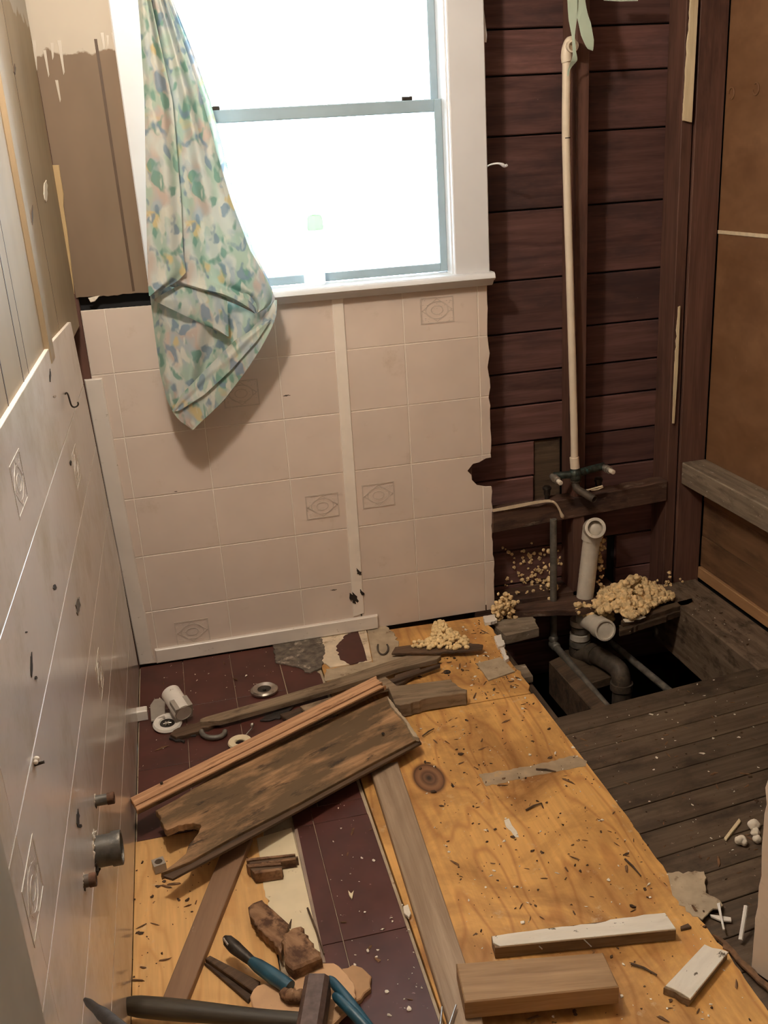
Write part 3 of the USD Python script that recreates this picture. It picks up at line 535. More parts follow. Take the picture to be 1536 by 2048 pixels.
# plywood: the right-hand sheet in two pieces, the left-hand one
def ply(pts, mat, seed=0, edges=(), z=0):
    m, F = slab([(x, y, z) for x, y in pts], .018, (0, 1, 0), .0012, edges, .02, .002, seed); put('plywood_sheet', m, mat, W, F)
ply([(.545, -.536), (1.088, -.541), (1.100, -.50), (1.096, -.34), (1.112, -.24), (1.118, -.035), (.545, -.012)], M_ply, 3, (1, 2, 3, 4))
ply([(.538, -3.5), (1.085, -3.5), (1.090, -1.70), (1.098, -1.0), (1.094, -.545), (.545, -.540)], M_ply, 4, (2,))
ply([(.0, -3.5), (.275, -3.5), (.275, -1.0), (.30, -.86), (.0, -.865)], M_ply_left, 5)
ply([(.277, -3.5), (.536, -3.5), (.543, -.012), (.0, -.012), (.0, -.863), (.277, -.863)], M_dust_board, 6, z=-.003)
# maroon vinyl tiles
def vinyl(x0, y0, x1, y1, z=.0022, poly=None, ed=(), seed=0):
    P = poly or [(x0, y0), (x1, y0), (x1, y1), (x0, y1)]
    m, F = slab([(x, y, z) for x, y in P], .003, (0, 1, 0), .0006, ed, .012, .003, seed); put('vinyl_tile', m, M_red, W, F)
g = .0008
xs = [.003, .133, .278, .424]
for i in range(3):
    for k, (y0, y1) in enumerate(((-.30, -.014), (-.585, -.30), (-.868, -.585))):
        vinyl(xs[i] + g, y0 + g, xs[i + 1] - g, y1 - g)
vinyl(0, 0, 0, 0, poly=[(.426, -.868), (.532, -.868), (.534, -.24), (.50, -.17), (.47, -.12), (.426, -.10)], ed=(3, 4), seed=2)
vinyl(.405 + g, -.930 + g, .532, -.868 - g); vinyl(.36, -.930 + g, .405 - g, -.868 - g)
for y0, y1 in ((-1.30, -.930), (-1.75, -1.30), (-2.3, -1.75), (-3.4, -2.3)):
    vinyl(.362, y0 + g, .405 - g, y1 - g); vinyl(.405 + g, y0 + g, .533, y1 - g)
flat('cream_vinyl', ((513, 1676), (583, 1655), (604, 1740), (640, 1890), (648, 1925), (585, 1960), (556, 1905), (548, 1850), (527, 1776), (522, 1730)), M_cream_vinyl, .0012, .004, edges=(6, 7), seed=3)
flat('vinyl_seam_strip', ((588, 1658), (595, 1656), (652, 1925), (645, 1925)), M_red_joint, .0026, .003)
# torn patches in front of the window wall
flat('adhesive_crust', ((545, 1282), (590, 1272), (640, 1268), (650, 1300), (642, 1335), (620, 1345), (590, 1332), (552, 1325)), M_crust, .006, .007, edges=(0, 1, 2, 3, 4, 5, 6, 7), step=.008, amp=.003, seed=1)
flat('underlay_patch', ((638, 1268), (732, 1255), (744, 1322), (660, 1334), (640, 1320)), M_patch_cream, .004, .004, edges=(0, 3, 4), seed=2)
flat('vinyl_tile', ((672, 1292), (690, 1270), (716, 1262), (728, 1296), (734, 1320), (700, 1328), (680, 1318)), M_red, .0062, .003, edges=(0, 1, 4, 5, 6), step=.006, amp=.002, seed=4)
flat('underlay_patch', ((733, 1254), (772, 1252), (790, 1268), (800, 1300), (830, 1312), (760, 1338), (650, 1362), (652, 1338), (746, 1324)), M_dust_board, .003, .003, edges=(1, 2, 3, 4, 6, 7), seed=5)
flat('filler_strip', ((958, 1548), (1060, 1532), (1150, 1510), (1174, 1522), (1172, 1532), (1075, 1550), (972, 1572)), M_grey_tape, .0006, .0012, edges=(0, 1, 3, 4, 5, 6), step=.008, amp=.0016, seed=6, b=.0003)
flat('underlay_patch', ((1335, 1745), (1408, 1742), (1412, 1785), (1440, 1800), (1446, 1810), (1420, 1822), (1405, 1838), (1372, 1822), (1345, 1790)), M_dust_board, .0012, .004, edges=(0, 1, 2, 3, 4, 5, 6, 7), step=.008, amp=.003, seed=7)
flat('torn_ply_edge', ((1425, 1868), (1450, 1880), (1500, 1930), (1545, 1972), (1540, 1985), (1485, 1932)), M_splinter, .003, .005, edges=(0, 1, 2, 3, 4, 5), step=.012, amp=.002, seed=8)
# dark boards of the alcove, running a little askew
zd = -.012; ang = math.atan2(.076, .708); c0 = np.array([1.094, -.666])
ux, uy = np.array([math.cos(ang), math.sin(ang)]), np.array([-math.sin(ang), math.cos(ang)])
reg = Polygon([(1.06, -.672), (1.80, -.592), (1.916, -.58), (1.916, -2.2), (1.06, -2.2)])
r = np.random.default_rng(9); w = 0.0; k = 0
while w < 1.5:
    ww = .082 + r.uniform(-.004, .004); a = c0 - uy * (w + .0012); b = c0 - uy * (w + ww - .0012); w += ww
    P = Polygon([a - ux * .3, a + ux * 1.2, b + ux * 1.2, b - ux * .3]).intersection(reg)
    if P.is_empty or P.geom_type != 'Polygon': continue
    e = np.array(P.exterior.coords)[:-1]
    m, F = slab([(x, y, zd + r.uniform(-.0006, .0006)) for x, y in e], .019, (*ux, 0), .0012); put('plank', m, M_dark_floor, W, F)
# joists, sill plate and the pit under the hole
pb('sill_plate', (1.752, -.62, -.20), (1.91, -.0, -.004), M_sill, W, 1, .004, (0, 0, 1))
pb('joist', (1.752, -3.0, -.26), (1.91, -.60, -.034), M_joist_brown, W, 1, .003, (-1, 0, 0))
m, F = slab([(1.20, -.004, -.015), (1.245, -.004, -.015), (1.26, -1.5, -.045), (1.215, -1.5, -.045)], .15, (0, 1, 0)); 
pb('joist', (1.098, -3.0, -.24), (1.142, .0, -.05), M_joist, W, 1, .003, (0, 0, 1))
m, F = slab([oz(1098, 1322, -.12), oz(1120, 1312, -.12), oz(1240, 1440, -.12), oz(1212, 1450, -.12)], .12, None, .003); put('joist', m, M_joist, W, F)
m, F = slab([oz(1128, 1300, -.21), oz(1215, 1285, -.21), oz(1238, 1348, -.21), oz(1160, 1372, -.21)], .03, None, .003); put('pit_board', m, M_dark_floor, W, F)
pb('earth', (-.1, -3.5, -.72), (1.96, .14, -.56), M_void, W, 1, face=(0, 0, 1))
# sawn boards at the edges of the hole
flat('edge_board', ((978, 1242), (1066, 1232), (1078, 1256), (1012, 1272)), M_rail, -.014, .03, edges=(1,), seed=1)
flat('edge_board', ((1025, 1332), (1050, 1328), (1066, 1352), (1030, 1360)), M_rail, -.02, .02)
for k, px in enumerate((((1238, 1250), (1300, 1232), (1382, 1205), (1386, 1212), (1310, 1240), (1240, 1262)), ((1244, 1230), (1300, 1218), (1385, 1196), (1388, 1204), (1300, 1230), (1246, 1246)), ((1010, 1206), (1090, 1196), (1170, 1182), (1240, 1200), (1170, 1218), (1080, 1222), (1030, 1224)))):
    flat('rotten_board_end', px, M_joist if k < 2 else M_block, (-.02, -.004, .006)[k], (.02, .015, .02)[k], edges=(2, 3, 4, 5), step=.012, amp=.003, seed=11 + k)
flat('torn_flake', ((1246, 1238), (1268, 1232), (1292, 1233), (1268, 1242), (1250, 1243)), M_chip, -.001, .003, edges=(1, 2, 3), seed=3)
pb('baseboard_back', (.054, -.014, .005), (.766, -.0008, .052), M_trim, '/World', 0, .003, kind='structure', label='cut white baseboard under the tiled board')

# ---------------------------------------------------------------- curtain
C = thing('curtain', 'pale floral print curtain gathered at the left side of the window', 'curtain', (.30, -.12, .75))
def cloth(rows, y0, amp, nf, ph, nu=48, nv=70, seed=0, thick=.0012):
    """rows: (v, left u, right u) of the sheet's edges in its own hanging plane; folds across it."""
    R = np.array(rows, float); vv = np.linspace(R[0, 0], R[-1, 0], nv); Lx, Rx = np.interp(vv, R[:, 0], R[:, 1]), np.interp(vv, R[:, 0], R[:, 2])
    g = []
    for j in range(nv):
        for i in range(nu):
            s = i / (nu - 1); a = amp * (1.0 - .5 * (j / nv) ** 2)
            y = y0 + a * (math.sin(nf * 2 * math.pi * s + ph + .8 * math.sin(j * .05)) + .35 * math.sin(2.3 * nf * 2 * math.pi * s + 1 + j * .04)) + .004 * (noise(np.array([s * 4, j * .08, seed])) - .5)
            g.append(oy(Lx[j] + s * (Rx[j] - Lx[j]), vv[j], y))
    v = np.array(g); f = []
    for j in range(nv - 1):
        for i in range(nu - 1):
            a = j * nu + i; f += [[a, a + nu, a + nu + 1], [a, a + nu + 1, a + 1]]
    return trimesh.Trimesh(v, f, process=False)
put('drape', cloth([(-330, 268, 300), (-150, 274, 318), (0, 278, 345), (100, 285, 385), (200, 290, 420), (300, 293, 447), (400, 293, 472), (500, 295, 507), (560, 296, 538), (608, 302, 553), (640, 306, 549), (665, 309, 539), (745, 320, 490), (800, 334, 450), (828, 348, 420), (858, 384, 386)], -.100, .020, 2.2, .4, 80, 120), M_curtain, C, smooth=True)
put('front_fold', cloth([(-330, 267, 296), (0, 276, 335), (100, 284, 372), (200, 289, 405), (300, 292, 432), (400, 292, 462), (500, 294, 500), (560, 296, 535), (572, 330, 540), (590, 425, 546), (612, 480, 540), (626, 508, 516)], -.126, .019, 1.9, 2.0, 80, 100, 3), M_curtain, C, smooth=True)
put('side_fold', cloth([(-330, 268, 285), (0, 277, 302), (200, 289, 345), (400, 292, 362), (500, 294, 366), (545, 296, 372), (566, 296, 352), (586, 297, 312), (592, 298, 301)], -.152, .012, .9, 1.0, 30, 60, 5), M_curtain, C, smooth=True)
put('folded_corner', cloth([(565, 372, 402), (585, 330, 452), (600, 306, 454), (612, 330, 455), (640, 388, 456), (660, 430, 457), (673, 454, 458)], -.124, .004, .8, 2.0, 30, 40, 7), M_curtain, C, smooth=True)
put('hem_fold', cloth([(600, 548, 554), (630, 530, 553), (655, 505, 544), (700, 462, 520), (745, 420, 490), (800, 372, 448), (826, 346, 422), (842, 360, 404), (859, 384, 387)], -.125, .003, .5, .5, 24, 50, 9), M_curtain, C, smooth=True)
put('hem_fold', cloth([(640, 536, 542), (680, 470, 515), (740, 410, 462), (790, 362, 408), (822, 344, 358)], -.131, .002, .5, .8, 20, 40, 11), M_curtain, C, smooth=True)
put('curtain_rod', pipe((.16, -.085, 2.115), (1.20, -.085, 2.115), .008), M_stem, C)

# ---------------------------------------------------------------- plumbing of the shower
R = thing('shower_riser', 'tall cream plastic shower riser pipe standing in front of the bare stud', 'pipe', tuple(oy(1149, 930, -.03)))
yp = -.030
top, bot, mid = oy(1133, 120, yp), oy(1149, 922, yp), oy(1135, 400, yp)
put('riser_tube', tube(smoothed([bot, oy(1144, 700, yp), mid, oy(1132, 250, yp), top], 8), .0118, 20), M_pvc, R, smooth=50)
put('union', pipe(oy(1150, 936, yp), oy(1148.5, 914, yp), .0150), M_pvc, R, smooth=50)
e0 = oy(1134, 124, yp); e1 = oy(1134, 100, yp) ; e2 = oy(1142, 92, yp - .018) 
put('elbow', join(tube(smoothed([e0, e1 + [0, 0, .0], e1 + [.006, -.004, .018], oy(1142, 90, yp - .012)], 6), .0155, 20), pipe(oy(1141, 92, yp - .006), oy(1146, 92, yp - .03), .0165, .011)), M_pvc, R, smooth=50)
put('pencil_ring', pipe(oy(1132.6, 277, yp), oy(1132.6, 274.5, yp), .0122), M_dark_scrap, R, label='dark cut line around the pipe')
yv = -.028
V = thing('shower_valve', 'tarnished two-handle shower valve without its handles at the riser foot', 'valve', tuple(oy(1150, 945, yv)))
c = oy(1150, 948, yv); l, rr = oy(1107, 952, yv + .015), oy(1207, 932, yv + .02)
put('valve_body', join(tube([l, c + [-.02, 0, 0], c, c + [.02, 0, .004], rr], .0125, 14), lumps([c, c + [0, -.004, -.008], c + [0, 0, .012]], [.022, .019, .017], .005, .001, 60)), M_brass, V, smooth=50)
for s, (a, b) in enumerate((((1104, 952), (1121, 966)), ((1207, 934), (1226, 944)))):
    A, B = oy(*a, yv + .012), oy(*b, yv - .045)
    st_ = put('valve_stem', join(pipe(A, A + (B - A) * .75, .0095), pipe(A + (B - A) * .25, A + (B - A) * .42, .0125), pipe(A + (B - A) * .55, A + (B - A) * .66, .012)), M_stem, V, smooth=50)
    put('stem_tip', pipe(A + (B - A) * .75, B + (B - A) * .06, .0075), M_chip, st_, smooth=50)
    q = oy(*((1094, 972) if s == 0 else (1197, 955)), .028); put('supply_nut', join(pipe(q - [0, 0, .03], q, .011), pipe(q - [0, 0, .012], q - [0, 0, .004], .014)), M_steel, V, smooth=50)
    put('supply_tube', pipe(q - [0, 0, .06], q - [0, 0, .03], .008), M_steel, V, smooth=50)
a, b, d = oy(1151, 962, yv - .004), oy(1155, 978, yv - .018), oy(1189, 999, yv - .085)
put('spout_pipe', join(tube(smoothed([a, b, b + (d - b) * .4, d], 6)[:-3], .0125, 16), pipe(b + (d - b) * .5, d, .0125, .009), pipe(a + [0, 0, .004], a - [0, 0, .003], .0165)), M_iron, V, smooth=50)
D = thing('drain_pipe', 'cream plastic tub overflow pipe rising from the floor hole', 'pipe', tuple(oy(1166, 1210, -.03)))
b, t = oy(1168, 1208, -.02), oy(1184, 1072, -.03)
put('pipe_tube', pipe(b, t, .0285), M_pvc_white, D, smooth=50)
ax = (t - b) / np.linalg.norm(t - b)
put('collar', pipe(t - ax * .012, t + ax * .020, .0335), M_pvc_white, D, smooth=50); put('collar', pipe(b - ax * .02, b + ax * .02, .033), M_pvc_white, D, smooth=50)
o0 = t + ax * .026; o1 = oy(1191, 1056, -.085) 
put('overflow_elbow', join(lumps([t + ax * .01, o0, o0 + (o1 - o0) * .3], [.030, .032, .031], .006, .0005, 30), pipe(o0, o1, .034, .024, 28)), M_pvc_white, D, smooth=50)
tb = oy(1168, 1236, -.045); te = oy(1211, 1261, -.215)
put('tee_branch', join(pipe(tb, tb + (te - tb) * .97, .030), pipe(tb + (te - tb) * .72, te, .036, .029, 28)), M_pvc_white, D, smooth=50)
put('rusty_lining', pipe(tb + (te - tb) * .78, tb + (te - tb) * .90, .0288), M_rust, D, smooth=50)
k0 = oy(1160, 1232, -.03)
for k in range(4):
    q = k0 - [0, 0, .012 + .026 * k]; put('coupling_ring', pipe(q, q - [0, 0, .020], (.034, .030, .035, .036)[k]), M_pvc_white if k % 2 == 0 else M_stem, D, smooth=50)
z0 = k0[2] - .115; q0 = np.array([k0[0], -.03, z0])
q1 = oy(1185, 1308, -.09); q2 = oy(1226, 1330, -.19); q3 = oy(1243, 1362, -.235); q4 = q3 - [0, 0, .22]
put('drain_trap', join(tube(smoothed([q0 + [0, 0, .02], q0 - [0, 0, .03], q1, q2, q3, q4], 8), .031, 20), pipe(q3 - [0, 0, .005], q3 - [0, 0, .03], .037), pipe(q1 - (q2 - q1) * .1, q1 + (q2 - q1) * .16, .036)), M_iron, D, smooth=50)
P1 = thing('supply_pipe', 'grey water pipe dropping at the left of the hole and elbowing forward', 'pipe', tuple(oz(1107, 1290, -.16)))
w0 = oz(1107, 1288, -.16); w1 = oz(1212, 1412, -.16)
put('vertical_run', pipe((w0[0], w0[1], -.16), (w0[0], w0[1], .30), .0115), M_galv, P1, smooth=50)
put('pipe_elbow', join(lumps([w0, w0 + [0, 0, .02], w0 + (w1 - w0) * .05], [.018, .017, .017], .005, .0005)), M_galv, P1, smooth=50)
put('forward_run', pipe(w0, w1 + (w1 - w0) * .3, .0125), M_galv, P1, smooth=50)
w0 = oz(1222, 1285, -.19); w1 = oz(1322, 1368, -.19)
put('supply_pipe', pipe(w0 - (w1 - w0) * .1, w1 + (w1 - w0) * .4, .012), M_galv, smooth=50, label='straight grey water pipe slanting across the right of the hole', cat='pipe')

# ---------------------------------------------------------------- insulation foam
def heap(poly, z0, h, n, seed, rr=(.010, .020), fall=1.0):
    r = np.random.default_rng(seed); P = Polygon([oz(u, v, z0)[:2] for u, v in poly]); x0, y0, x1, y1 = P.bounds; pts, rad = [], []
    from shapely.geometry import Point
    mx = P.representative_point(); dmax = max(P.exterior.distance(P.centroid), .01)
    while len(pts) < n:
        q = Point(r.uniform(x0, x1), r.uniform(y0, y1))
        if not P.contains(q): continue
        e = min(1, P.exterior.distance(q) / dmax) ** fall; s = r.uniform(*rr)
        pts.append((q.x, q.y, z0 + s * .5 + h * e * r.uniform(.3, 1))); rad.append(s)
    return pts, rad
p, s = heap(((1185, 1212), (1200, 1190), (1225, 1178), (1262, 1168), (1300, 1170), (1325, 1182), (1345, 1196), (1318, 1210), (1290, 1226), (1262, 1238), (1235, 1226), (1205, 1228)), .006, .070, 420, 1, (.006, .0135))
p2 = [np.array(a) + [0, .0, 0] for a in p]
put('foam_heap', lumps(p2, s, .0032, .0065, 120, 2), M_foam, smooth=True, label='large crumbly heap of yellow insulation foam right of the drain pipe', cat='insulation foam')
pts = [oy(u, v, -.09 - .02 * k) for k, (u, v) in enumerate(((1160, 1212), (1180, 1216), (1200, 1222), (1215, 1232), (1172, 1228), (1195, 1240), (1212, 1250), (1158, 1224)))]
rng = np.random.default_rng(4); pts2, rad = [], []
for k in range(150):
    u, v = rng.uniform(1152, 1224), 0; v = 1212 + (u - 1152) * .22 + rng.uniform(-9, 16); pts2.append(oy(u, v, -.075 + rng.uniform(-.03, .02))); rad.append(rng.uniform(.004, .010))
put('foam_heap', lumps(pts2, rad, .003, .005, 130, 5), M_foam, smooth=True, label='yellow foam crumbs clinging over the drain tee', cat='insulation foam')
pts2, rad = [], []
for k in range(110):
    u, v = rng.normal(1009, 11), rng.normal(1216, 12); pts2.append(oy(u, v, -.045 + rng.uniform(-.02, .02))); rad.append(rng.uniform(.004, .009))
put('foam_heap', lumps(pts2, rad, .003, .005, 130, 6), M_foam, smooth=True, label='small clump of yellow foam at the right foot of the tiled board', cat='insulation foam')
pts2, rad = [], []
for k in range(34):
    t = rng.uniform(); u, v = 1100 + 6 * rng.normal(), 1100 + 95 * t; pts2.append((w_ := oy(u, v, .012)) + [0, rng.uniform(-.012, .004), 0]); rad.append(rng.uniform(.004, .010))
put('foam_heap', lumps(pts2, rad, .004, .003, 120, 7), M_foam, smooth=True, label='knobbly string of yellow foam stuck up the grey water pipe', cat='insulation foam')
pts2, rad = [], []
for k in range(30):
    u, v = rng.normal(1203, 4), rng.uniform(1085, 1185); pts2.append(oy(u, v, -.01 + rng.uniform(-.012, .004))); rad.append(rng.uniform(.003, .008))
for k in range(14): pts2.append(oy(rng.normal(1199, 6), rng.normal(1082, 9), -.035)); rad.append(rng.uniform(.004, .009))
put('foam_heap', lumps(pts2, rad, .004, .003, 120, 8), M_foam, smooth=True, label='thin line of yellow foam down the right of the overflow pipe', cat='insulation foam')
ms = []
for k in range(210):
    if k < 110: u, v, y = rng.normal(1062, 30), min(1208, 1085 + abs(rng.normal(70, 45))), .096
    elif k < 170: u, v, y = rng.uniform(1030, 1180), rng.normal(1188, 8), .04
    else: u, v, y = rng.uniform(1280, 1390), rng.normal(1178, 16), -.02
    s = rng.uniform(.0025, .0065); b = trimesh.creation.icosphere(1, s); b.vertices += rng.normal(0, s * .22, b.vertices.shape); b.apply_translation(oy(u, v, y)); ms.append(b)
put('foam_crumbs', join(*ms), M_foam, smooth=False, kind='stuff', label='scattered yellow foam crumbs on the siding and rotten plate', cat='foam crumbs')
FS = thing('foam_board', 'curved sliver of dark wood carrying a row of pale yellow foam', 'foam strip', tuple(oz(870, 1298, .0)))
m, F = slab([oz(u, v, z) for u, v, z in ((783, 1306, .02), (790, 1290, .03), (850, 1288, .022), (940, 1288, .022), (966, 1287, .03), (964, 1294, .03), (938, 1303, .02), (860, 1308, .016))], .007, (1, 0, 0), .001, (2, 3, 4, 6, 7), .012, .002, 3); put('wood_sliver', m, M_dark_lath, FS, F)
p, s = heap(((818, 1297), (826, 1285), (860, 1280), (868, 1250), (880, 1242), (905, 1262), (938, 1282), (934, 1298), (880, 1300)), .024, .014, 190, 3, (.004, .008))
put('foam', lumps(p, s, .0025, .003, 160, 9), M_foam_pale, FS, smooth=True)

# ---------------------------------------------------------------- loose wood
def board(name, label, cat, px, z, t, mat, grain=None, group=None, **k):
    """A lone board: px are its top face's corners, z their height (a number or one per corner)."""
    zz = np.broadcast_to(z, len(px)); m, F = slab([oz(u, v, h) for (u, v), h in zip(px, zz)], t, grain, **k)
    return put(name, m, mat, '/World', F, label=label, cat=cat, group=group)
board('plank', 'long grey-brown plank lying along the edge of the plywood, beside the maroon strip', 'plank', ((740, 1535), (795, 1522), (960, 2010), (968, 2060), (902, 2060)), .021, .020, M_grey_plank, grain=oz(900, 2040) - oz(740, 1535), b=.002)
board('timber_block', 'short thick brown timber block at the front of the floor', 'timber', ((912, 1926), (1206, 1904), (1238, 1973), (929, 2004)), .062, .038, M_block_2x4, b=.0022)
B = thing('painted_board', 'white painted length of board behind the brown timber block', 'board', tuple(oz(1165, 1870)))
m, F = slab([oz(u, v, .030) for u, v in ((984, 1872), (1035, 1864), (1330, 1825), (1352, 1857), (1000, 1892), (986, 1885))], .004, oz(1330, 1825) - oz(984, 1872), .0008, (0, 1), .02, .0018, 4); put('painted_face', m, M_white_board, B, F)
m, F = slab([oz(u, v, .0262) for u, v in ((983, 1872), (1330, 1826), (1352, 1859), (990, 1896))], .025, None, .0008, (3,), .02, .002, 5); put('core', m, M_board_side, B, F)
for u in (1072, 1170):
    a = oz(u, 1886 - (u - 1072) * .05, .022); put('nail', tube([a + [-.004, .004, .004], a + [.008, -.012, -.006]], .0012, 6), M_tip, B)
B = thing('painted_board', 'small white painted board piece at the lower right of the plywood', 'board', tuple(oz(1395, 1945)))
m, F = slab([oz(u, v, .020) for u, v in ((1331, 1971), (1409, 1888), (1457, 1903), (1381, 1997))], .004, oz(1409, 1888) - oz(1331, 1971), .0008, (1, 3), .012, .0015, 6); put('painted_face', m, M_white_board, B, F)
m, F = slab([oz(u, v, .0165) for u, v in ((1327, 1975), (1408, 1890), (1455, 1905), (1379, 1999))], .015, None, .0008, (1, 3), .012, .002, 7); put('core', m, M_board_side, B, F)
board('slat', 'smooth brown slat running under the rotten plank to the hammer handle', 'slat', ((448, 1690), (504, 1672), (372, 2003), (322, 2003)), .016, .015, M_slat, grain=oz(440, 1700) - oz(350, 1990))
board('slat', 'dark thin stick lying crosswise under the blue tool', 'slat', ((410, 1916), (420, 1910), (520, 1962), (510, 1985)), .018, .014, M_dark_lath)
board('slat', 'second dark stick below the crosswise stick', 'slat', ((408, 1925), (418, 1926), (505, 1990), (496, 2002)), .008, .007, M_dark_lath)
# the rotten plank and what lies on and under it
RP = thing('rotten_plank', 'wide stained plank with a rotted bite in its left end', 'plank', tuple(oz(560, 1580)))
px = ((311, 1621), (355, 1597), (480, 1517), (600, 1462), (774, 1391), (839, 1476), (735, 1531), (600, 1605), (460, 1677), (380, 1722), (322, 1746), (350, 1725), (372, 1706), (377, 1690), (397, 1665), (401, 1649), (380, 1647), (356, 1650), (334, 1660), (325, 1646), (322, 1634))
m, F = slab([oz(u, v, .058 + .012 * (600 - u) / 300) for u, v in px], .017, oz(774, 1391, .05) - oz(311, 1621, .06), .0012, (13, 14, 15, 16, 17, 18, 19, 20), .008, .0015, 4); put('board', m, M_rotten, RP, F)
m, F = slab([oz(u, v, .050 + .012 * (600 - u) / 300) for u, v in ((322, 1750), (372, 1727), (460, 1681), (735, 1534), (839, 1479), (843, 1485), (738, 1543), (466, 1693), (345, 1757))], .006, oz(839, 1479) - oz(322, 1750), .0008); put('tongue', m, M_dark_lath, RP, F)
p = oz(766, 1467, .0585); put('knot_hole', trimesh.creation.cylinder(.0038, .003, sections=14, transform=trimesh.transformations.translation_matrix(p)), M_hole, RP)
ED = oz(770, 1395, .055); m, F = slab([oz(u, v, .0575) for u, v in ((774, 1391), (788, 1408), (815, 1442), (838, 1475), (826, 1472), (808, 1440), (782, 1412))], .012, None, .0008, (0, 1, 2, 3, 4, 5), .008, .001, 9); put('dusty_end', m, M_dust_board, RP, F)
SB = thing('grooved_board', 'narrow orange-brown grooved board lying on the rotten plank', 'board', tuple(oz(520, 1490)))
lt = oz(273, 1618, .088) ; rt = oz(772, 1369, .088); lb = oz(260, 1593, .088); rb = oz(752, 1349, .088)
gx = rt - lt
def between(s, k): return lt + (lb - lt) * s + ((rt - lt) + ((rb - rt) - (lb - lt)) * s) * k
for s0, s1, h in ((0, .26, -.002), (.30, .66, 0), (.70, 1.0, -.003)):
    jag = [between(s0, 0), between(s0, 1 - .01 * s0), between(s1, 1 - .035 * (1 - s1)), between(s1, 0)]
    m, F = slab([q + [0, 0, h] for q in jag], .013, gx, .0012, (1,), .006, .002, 5); put('ridge', m, M_striped, SB, F)
m, F = slab([between(0, .004) - [0, 0, .006], between(0, .99) - [0, 0, .006], between(1, .985) - [0, 0, .006], between(1, .004) - [0, 0, .006]], .010, gx, .0005); put('core', m, M_dark_lath, SB, F)
put('nail_hole', trimesh.creation.cylinder(.0035, .003, sections=12, transform=trimesh.transformations.translation_matrix(oz(323, 1566, .0885))), M_hole, SB)
board('lath', 'long dusty brown lath running behind the rotten plank to the chrome strainer', 'lath', ((400, 1443), (412, 1433), (560, 1392), (640, 1368), (760, 1328), (812, 1311), (882, 1311), (874, 1318), (800, 1335), (680, 1373), (560, 1408), (440, 1441)), .030, .015, M_grey_board, grain=oz(812, 1312) - oz(410, 1433), edges=(0,), seed=3)
board('lath', 'black rotted end of lath beside the white flange', 'lath', ((340, 1468), (356, 1455), (400, 1442), (440, 1436), (424, 1450), (380, 1466), (352, 1474)), .016, .014, M_dark_lath, grain=oz(440, 1436) - oz(340, 1468), edges=(0, 1, 4, 5), seed=5)
board('lath', 'thin dark lath just below the dusty lath', 'lath', ((560, 1428), (700, 1382), (880, 1326), (880, 1331), (705, 1393), (575, 1440)), .022, .009, M_dark_lath, grain=oz(880, 1326) - oz(560, 1428))
board('lath', 'thin dark lath slanting down at the top end of the rotten plank', 'lath', ((790, 1350), (838, 1334), (842, 1338), (806, 1365), (780, 1380)), .014, .010, M_dark_lath)
board('lath', 'grey short lath tucked under the top end of the grooved board', 'lath', ((600, 1412), (690, 1385), (770, 1352), (795, 1372), (760, 1380), (620, 1430)), .040, .010, M_grey_board, grain=oz(770, 1352) - oz(600, 1412))
board('driftwood', 'short dark grey weathered plank with a broken tip on the plywood', 'plank', ((776, 1373), (840, 1366), (902, 1358), (916, 1372), (934, 1379), (932, 1386), (905, 1388), (872, 1393), (800, 1410), (790, 1408)), .042, .038, M_grey_board, grain=oz(902, 1360) - oz(776, 1373), edges=(2, 3, 4, 5, 6, 7), step=.012, amp=.002, seed=6)
flat('underlay_square', ((952, 1326), (1001, 1314), (1030, 1342), (977, 1360)), M_dust_board, .005, .0045, parent='/World', edges=(0, 1, 2, 3), amp=.001, label='small grey square of underlay near the edge of the hole', cat='board scrap')
def bundle(label, px, z, seed, n=3):
    T = thing('wood_offcut', label, 'wood offcut', tuple(oz(*px[0])))
    a, b, c, d = [oz(u, v, z) for u, v in px]
    for k in range(n):
        s0, s1 = k / n + .02, (k + 1) / n - .02; r = np.random.default_rng(seed + k); e = r.uniform(-.004, .004)
        m, F = slab([a + (d - a) * s0 + [e, 0, -.003 * (k % 2)], b + (c - b) * s0 + [e, 0, -.003 * (k % 2)], b + (c - b) * s1 + [e, 0, -.003 * (k % 2)], a + (d - a) * s1 + [e, 0, -.003 * (k % 2)]], z - .004, b - a, .001, (1, 3), .006, .0012, seed + k); put('splinter', m, M_dark_lath if k % 2 else M_chunk, T, F)
bundle('longer split wood offcut on the cream vinyl', ((494, 1716), (592, 1706), (594, 1718), (497, 1732)), .024, 30)
bundle('shorter split wood offcut in front of the longer one', ((490, 1728), (560, 1724), (562, 1740), (508, 1748)), .028, 40)
board('rotten_chunk', 'flat piece of brown rotten wood lying over the cream vinyl', 'wood chunk', ((496, 1814), (505, 1806), (524, 1799), (545, 1818), (578, 1848), (570, 1872), (562, 1908), (540, 1880), (500, 1832)), .030, .020, M_chunk, grain=oz(585, 1860) - oz(505, 1810), edges=(0, 1, 2, 6, 7), step=.008, amp=.002, seed=4)
board('rotten_chunk', 'crumbling square block of rotten wood above the tan plaster', 'wood chunk', ((566, 1866), (592, 1852), (602, 1850), (622, 1880), (644, 1914), (612, 1926), (586, 1938), (568, 1916)), .052, .024, M_chunk, grain=oz(644, 1914) - oz(600, 1850), edges=(0, 1, 2, 3, 4, 5, 6, 7), step=.008, amp=.003, seed=7, b=.004)
put('splinter_spike', tube([oz(578, 1857, .048), oz(583, 1838, .06)], [.004, .0008], 6), M_dark_lath, label='sharp dark splinter standing on the rotten block', cat='splinter')

